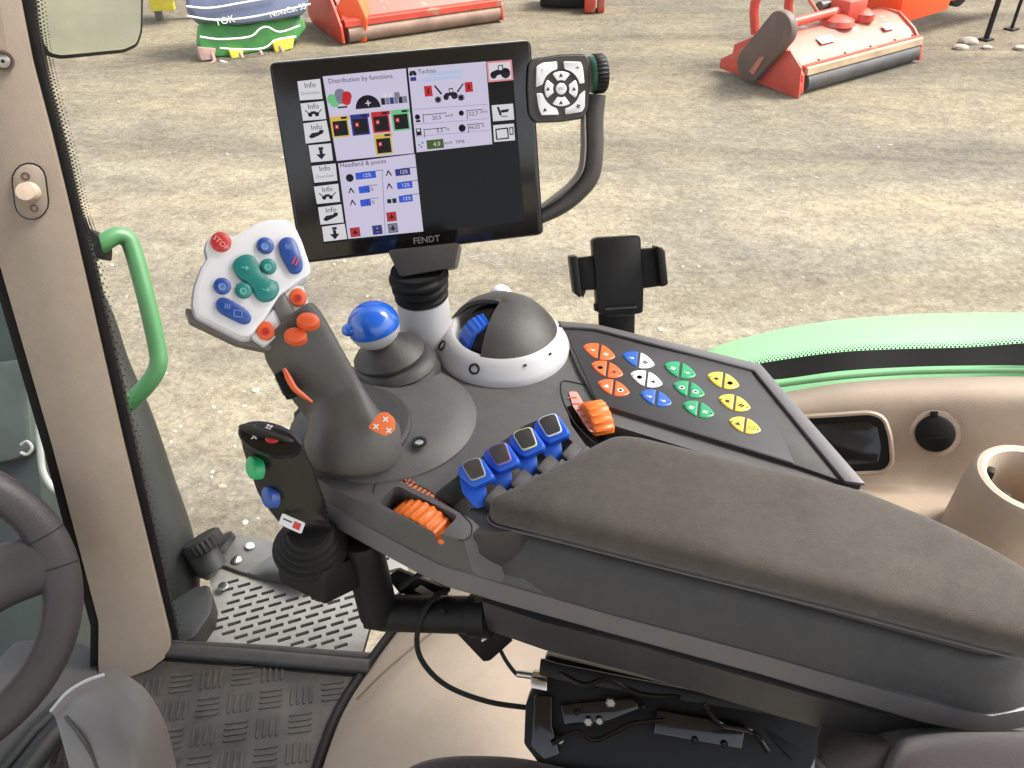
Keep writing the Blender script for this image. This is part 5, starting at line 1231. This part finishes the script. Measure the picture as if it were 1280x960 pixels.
# ================================================================== BACKGROUND MACHINES
def tall(px, py, g):                # point straight above ground point g that shows at row py
    d = ray(px, py); t = (g.y) / d.y; return t
def vert(g, py):                    # height above g so that it projects to row py
    k = (480 - py) / F_PX; # solve (z): U-coordinate / F-coordinate = k
    r0 = g - CAM; return ( k * (r0.y * cp - r0.z * sp) - (r0.y * sp + r0.z * cp) ) / (cp + k * sp)
def flail(name, label, A, Bp, shell_m, roll_m, back=.75, hgt=.42, guard=True, frame=True, dark=False):
    e = (Bp - A); Lw = e.length; e.normalize(); d = UP.cross(e); 
    if d.y < 0: d = -d
    m = thing(name, label, 'flail mower', A)
    def q(x, y, z): return A + e * x + d * y + UP * z
    b = MB(); b.lathe(q(.10, .03, .105), e, [(.03,0),(.105,.002),(.105,Lw - .16),(.03,Lw - .158)], 28); obj('roller', b, roll_m, m)
    b = MB(); prof = [(.0,.21),(.03,.25),(.12,.32),(.30,hgt),(.52,hgt + .02),(back,.34),(back + .06,.18),(back,.17),(.5,hgt - .03),(.3,hgt - .04),(.12,.27),(.03,.20)]
    b.loft([[q(x, y, z) for y, z in prof] for x in (.08, Lw - .05)]); obj('hood_shell', b, shell_m, m)
    b = MB(); b.loft([[q(x, y, z) for y, z in ((-.06,.19),(-.055,.25),(-.03,.262),(-.01,.25),(-.02,.19))] for x in (.07, Lw - .04)]); obj('rear_flap', b, woodish if not dark else redP, m)
    b = MB(); b.box(q(Lw / 2, -.005, .262), e, d, UP, Lw - .1, .04, .02, .005); obj('top_edge_rail', b, redP, m)
    side = [(-.08,.03),(-.05,.2),(.08,.33),(.30,hgt + .03),(.55,hgt + .03),(back + .1,.28),(back + .12,.08),(back,.02),(.1,0)]
    for x in (.03, Lw - .03):
        b = MB(); b.prism([q(x - .02, y, z) for y, z in side], e * .03, .004); obj('side_plate', b, redP, m)
    if guard:
        b = MB(); gd = []
        for i in range(20):
            a = 2 * math.pi * i / 20; c0 = (.48,.20) if math.sin(a - .9) < 0 else (.22,.58)
            gd.append(q(-.06, .5 + 0, 0) * 0 + q(-.05, (c0[0]) + .17 * math.cos(a), c0[1] + .17 * math.sin(a)))
        gd2 = gd
        b.prism(gd2, e * -.10, .02); obj('belt_guard', b, brownM, m)
        b = MB(); b.prism([q(-.155, .30 + .0, .32), q(-.155,.36,.30), q(-.155,.46,.14), q(-.155,.40,.12)], e * -.006); obj('guard_sticker', b, redPale, m)
        b = MB(); b.prism([q(-.03, y, z) for y, z in ((-.1,.0),(-.06,.28),(.1,.40),(.6,.35),(.95,.12),(.95,.03))], e * -.02, .004); b.box(q(-.02,-.02,.08), e, d, UP, .05, .12, .12, .01); obj('end_frame', b, redP, m)
    if frame:
        b = MB()
        for x in (.42, .95):
            b.tube([q(x, .95, .30), q(x - .02, 1.0, .6), q(x + .02, .9, .85), q(x + .05, .8, 1.05)], [.045,.05,.05,.04], 8, smooth=3)
        b.tube([q(.45,.82,1.02), q(1.0,.82,1.02)], .03, 8); obj('hitch_frame', b, redP, m)
        b = MB(); b.tube([q(.5,.80,1.0), q(.9,.45,hgt)], .018, 8); b.tube([q(1.0,.80,1.0), q(1.25,.45,hgt)], .018, 8); obj('brace', b, redPale, m)
        b = MB(); b.box(q(1.2,.45,hgt + .12), e, d, UP, .30, .25, .22, .03); b.tube([q(.1,.45,hgt + .1), q(1.1,.45,hgt + .12)], .045, 12); b.lathe(q(1.0,.40,hgt + .01), UP, [(.18,0),(.16,.05),(.05,.1)], 20); b.lathe(q(1.35,.36,hgt + .01), UP, [(.12,0),(.12,.07),(.05,.11)], 20); obj('gearbox', b, redP, m)
        for x in (.3, .7, 1.1, 1.5, 1.8):
            b = MB(); f = Fr(q(x, .02, .275), UP); b.lathe(f.O, UP, [(.014,0),(.014,.012),(1e-5,.013)], 6); obj('bolt', b, rollerM, m)
        b = MB(); b.tube([q(1.2,.45,hgt + .22), q(1.0,.55,hgt + .4), q(.7,.7,hgt + .35), q(.45,.85,hgt + .45)], .014, 8, smooth=4); obj('hydraulic_hose', b, blackM, m)
        b = MB(); b.box(q(.6, .20, .385), e, d * .8 + UP * .3, UP, .22, .09, .012, .002); b.box(q(1.55, .16, .372), e, d * .8 + UP * .3, UP, .16, .07, .012, .002); obj('warning_plate', b, whiteM, m)
        b = MB(); b.tube([q(.95,.62,hgt + .14), q(1.15,.62,hgt + .14)], .05, 14); obj('drive_stub', b, rollerM, m)
    return m
flail('flail_mower', 'faded red flail mower with brown belt guard standing alone on the yard', G(992,119), G(1143,76), redPale, rollerM)
flail('flail_mower', 'orange-red flail mower with long rusty roller behind the display', G(425,56), G(628,26), redP, rustM, back=1.0, hgt=.5, guard=False, frame=False, dark=True)
# its end box
g0 = G(447, 52); b = MB(); b.prism(rnd([g0 + V(p) for p in ((-.22,0,.02),(.10,-.05,.0),(.14,-.05,.25),(.02,0,.55),(-.12,0,.5),(-.25,0,.25))], .02), V((.05,.35,0)), .02)
o = [x for x in bpy.data.objects if x.name == 'flail_mower.001'][0]
obj('end_housing', b, orangeR, o)
b = MB(); g1v, g2v = G(452, 44), G(625, 20); b.prism([g1v + V((0,.35,.12)), g2v + V((0,.35,.12)), g2v + V((0,.4,.55)), g1v + V((0,.4,.55))], V((0,.03,.0))); obj('rubber_curtain', b, blackM, o)
# orange trailer / implement at right
tl = thing('red_trailer', 'bright orange-red trailer body on thin stands at the far right', 'trailer', G(1200, 50))
T0, T1 = G(1125, 60), G(1262, 24)
e = (T1 - T0); Lt = e.length; e.normalize(); d = UP.cross(e); d = d if d.y > 0 else -d
def q(x, y, z): return T0 + e * x + d * y + UP * z
hb = vert(T0, 45); 
b = MB(); b.prism([q(-.15,0,.26), q(.75,.0,.30), q(.72,0,.95), q(-.25,0,.95)], d * 1.0, .02); obj('hopper', b, orangeR, tl)
b = MB(); b.box(q(Lt * .55, .15, .40), e, d, UP, Lt * 1.25, .10, .10, .01); b.box(q(Lt * .55, .18, .62), e, d, UP, Lt * 1.2, .06, .05, .01); b.box(q(Lt * .6, .4, .8), e, d, UP, Lt * 1.0, .5, .35, .03); obj('chassis_beam', b, orangeR, tl)
b = MB(); b.box(q(.9,.12,.66), e, d, UP, .5, .02, .07, .0); obj('white_plate', b, whiteM, tl)
for px in (1133, 1234):
    pass
for gx, gy, tz in ((1232,50,.75),(1264,37,.7)):
    gg = G(gx, gy); b = MB(); b.tube([gg, gg + UP * tz], .03 if gx < 1240 else .02, 10); b.box(gg + UP * .01, e, d, UP, .14, .12, .02); obj('support_stand', b, black, tl)
b = MB(); b.lathe(q(Lt * .78,.5,.3), d, [(.10,-.08),(.18,-.06),(.18,.06),(.10,.08)], 24); obj('wheel', b, tyreM, tl)
# stones by trailer
for i, (gx, gy, s_) in enumerate(((1210,54,.09),(1200,61,.07),(1233,61,.05),(1275,62,.06))):
    c = G(gx, gy); t = bmesh.new(); bmesh.ops.create_icosphere(t, subdivisions=2, radius=1)
    for v in t.verts: v.co = c + V((v.co.x * s_ * 1.3, v.co.y * s_, v.co.z * s_ * .55)) * 1 + V((0,0,s_*.2)) + v.co * random.uniform(-.006,.006)
    b = MB(); b.merge(t); tag(obj('stone', b, MATS['stone_pale']), ['large pale stone right below the trailer stand', 'flat pale stone left of the larger stone', 'small stone right of the large pale stone', 'pale stone at the right edge of the yard'][i], 'stone', 'pale stones by the trailer')
# yellow / red implement top centre
yi = thing('yellow_implement', 'yellow and pink-red implement cut by the top edge right of the display', 'implement', G(720, 18))
y0, y1 = G(680, 14), G(765, 16); e = (y1 - y0).normalized(); d = V((-e.y, e.x, 0))
b = MB(); b.box(y0 + e * .22 + UP * .24 + d * .3, e, d, UP, .56, .5, .16, .03); obj('yellow_cover', b, yellowM, yi)
b = MB(); b.box(y0 + e * .25 + UP * .09 + d * .3, e, d, UP, .62, .4, .14, .03); obj('dark_base', b, blackM, yi)
b = MB(); b.box(y0 + e * .58 + UP * .14 + d * .05, e, d, UP, .14, .3, .26, .03); b.box(y0 + e * .72 + UP * .15 + d * .1, e, d, UP, .10, .3, .30, .03); b.tube([y0 + e * .52 + UP * .2, y0 + e * .8 + UP * .24], .03, 8); obj('red_end', b, redP, yi)
# blue/green mower-conditioner top left
bm_ = thing('blue_green_mower', 'large mower with blue-grey cover, green body and white hoses', 'mower', G(330, 75))
W0, W1 = G(255, 75), G(385, 58); e = (W1 - W0); Lm = e.length; e.normalize(); d = UP.cross(e); d = d if d.y > 0 else -d
def q(x, y, z): return W0 + e * x + d * y + UP * z
FBm = Fr(q(0, 0, 0), -d + UP * .35, e)
def fpx(pts, off=0): return FBm.poly(pts, off)
b = MB(); b.prism(rnd(fpx([(232,-60),(390,-60),(386,5),(380,18),(345,24),(300,30),(250,26),(236,10)], .12), .05), FBm.n * -.35, .03); obj('blue_cover', b, blueT, bm_)
b = MB(); b.text('NovaCat 35', FBm.here(360, 13, .125, .12), .085, 0); b.text('TOK', FBm.here(281, 26, .125, .1), .10, 0); obj('white_lettering', b, whiteM, bm_)
b = MB(); b.prism(rnd(fpx([(250,26),(300,32),(345,24),(378,20),(384,34),(370,52),(330,64),(290,70),(255,72),(248,50)], 0), .04), FBm.n * -.3, .03); obj('green_body', b, ltgreen, bm_)
b = MB(); b.prism(rnd(fpx([(285,60),(305,60),(303,72),(290,74)], .06), .02), FBm.n * -.1, .02); b.prism(rnd(fpx([(340,50),(368,44),(366,60),(345,66)], .06), .02), FBm.n * -.1, .02); obj('yellow_guard', b, yellowM, bm_)
b = MB()
for pth in ([(233,8),(262,10),(300,4),(345,-4)], [(234,20),(270,25),(310,22),(350,14),(388,5)], [(250,46),(275,49),(312,46),(325,36),(335,34),(350,40),(375,32)], [(275,60),(300,62),(330,60),(345,50),(370,46)], [(275,76),(295,80),(320,76),(345,76),(355,70)]):
    b.tube([FBm.at(x, y, .16) for x, y in pth], .010, 8, smooth=4)
obj('white_hose', b, whiteM, bm_)
b = MB()
for x0, y0_ in ((262,70),(300,74),(325,72),(350,66)): b.tube([FBm.at(x0, y0_ - 8, .05), FBm.at(x0 + 6, y0_ + 6, .1), FBm.at(x0 - 3, y0_ + 12, .1)], .02, 8, smooth=3)
b.prism(rnd(fpx([(246,58),(270,60),(268,74),(252,76)], .08), .02), FBm.n * -.2, .02); obj('tine_arms', b, mat('dusty_pink', (.4,.25,.22), .7, var=.2), bm_)
di = thing('dark_implement', 'dark grey hitch frame with yellow patch between mirror and blue machine', 'implement', G(205, 30))
b = MB(); g = G(200, 25); b.box(g + UP * .45, V((1,.2,0)), V((-.2,1,0)), UP, .7, .5, .25, .04); b.tube([g, g + UP * .5], .05, 8); b.tube([g + V((.45,.1,0)), g + V((.3,.1,.5))], .05, 8); b.tube([g + V((.2,0,.35)), g + V((.9,.1,.55))], .03, 8); obj('frame', b, mat('implement_grey', (.12,.12,.115), .6, var=.3), di)
b = MB(); b.box(g + V((.12,-.12,.25)), V((1,.2,0)), V((-.2,1,0)), UP, .28, .1, .22, .02); obj('yellow_patch', b, yellowM, di)
# ================================================================== CAB ROOF (keeps the top light out, as the real cab does)
b = MB(); b.box(V((.0, .0, CAMZ + .5)), V((1,0,0)), V((0,1,0)), UP, 2.0, 2.0, .12, .04)
rf = obj('cab_roof', b, MATS['beige_trim']); rf['kind'] = 'structure'
# ================================================================== WORLD, SUN, CAMERA
wd_ = bpy.data.worlds.new('World'); S.world = wd_; wd_.use_nodes = True; nt = wd_.node_tree
sky = nt.nodes.new('ShaderNodeTexSky'); sky.sky_type = 'NISHITA'; sky.sun_disc = False
EL, AZ = math.radians(50), math.radians(75)      # sun toward +Y rotated to +X
sky.sun_elevation = EL; sky.sun_rotation = AZ; sky.dust_density = 3; sky.air_density = 1.2; sky.ozone_density = .6
bg = nt.nodes['Background']; bg.inputs['Strength'].default_value = .13; hs_ = nt.nodes.new('ShaderNodeHueSaturation'); hs_.inputs['Saturation'].default_value = .35; nt.links.new(sky.outputs[0], hs_.inputs['Color']); nt.links.new(hs_.outputs[0], bg.inputs[0])
sd = bpy.data.lights.new('sun', 'SUN'); sd.energy = 2.4; sd.angle = math.radians(22); sd.color = (1, .95, .86)
so = bpy.data.objects.new('sun', sd); C.objects.link(so)
dirv = V((math.sin(AZ) * math.cos(EL), math.cos(AZ) * math.cos(EL), math.sin(EL)))
so.rotation_euler = dirv.to_track_quat('Z', 'Y').to_euler(); so.location = (3, 3, 6)
cd = bpy.data.cameras.new('camera'); cd.sensor_width = 36; cd.lens = 36 * F_PX / 1280; cd.clip_start = .02; cd.clip_end = 500
co = bpy.data.objects.new('camera', cd); C.objects.link(co); co.location = CAM; co.rotation_euler = (math.pi / 2 - PITCH, 0, 0); S.camera = co
S.render.engine = 'CYCLES'
S.view_settings.view_transform = 'Standard'; S.view_settings.look = 'None'; S.view_settings.gamma = 1; S.view_settings.exposure = EXPO
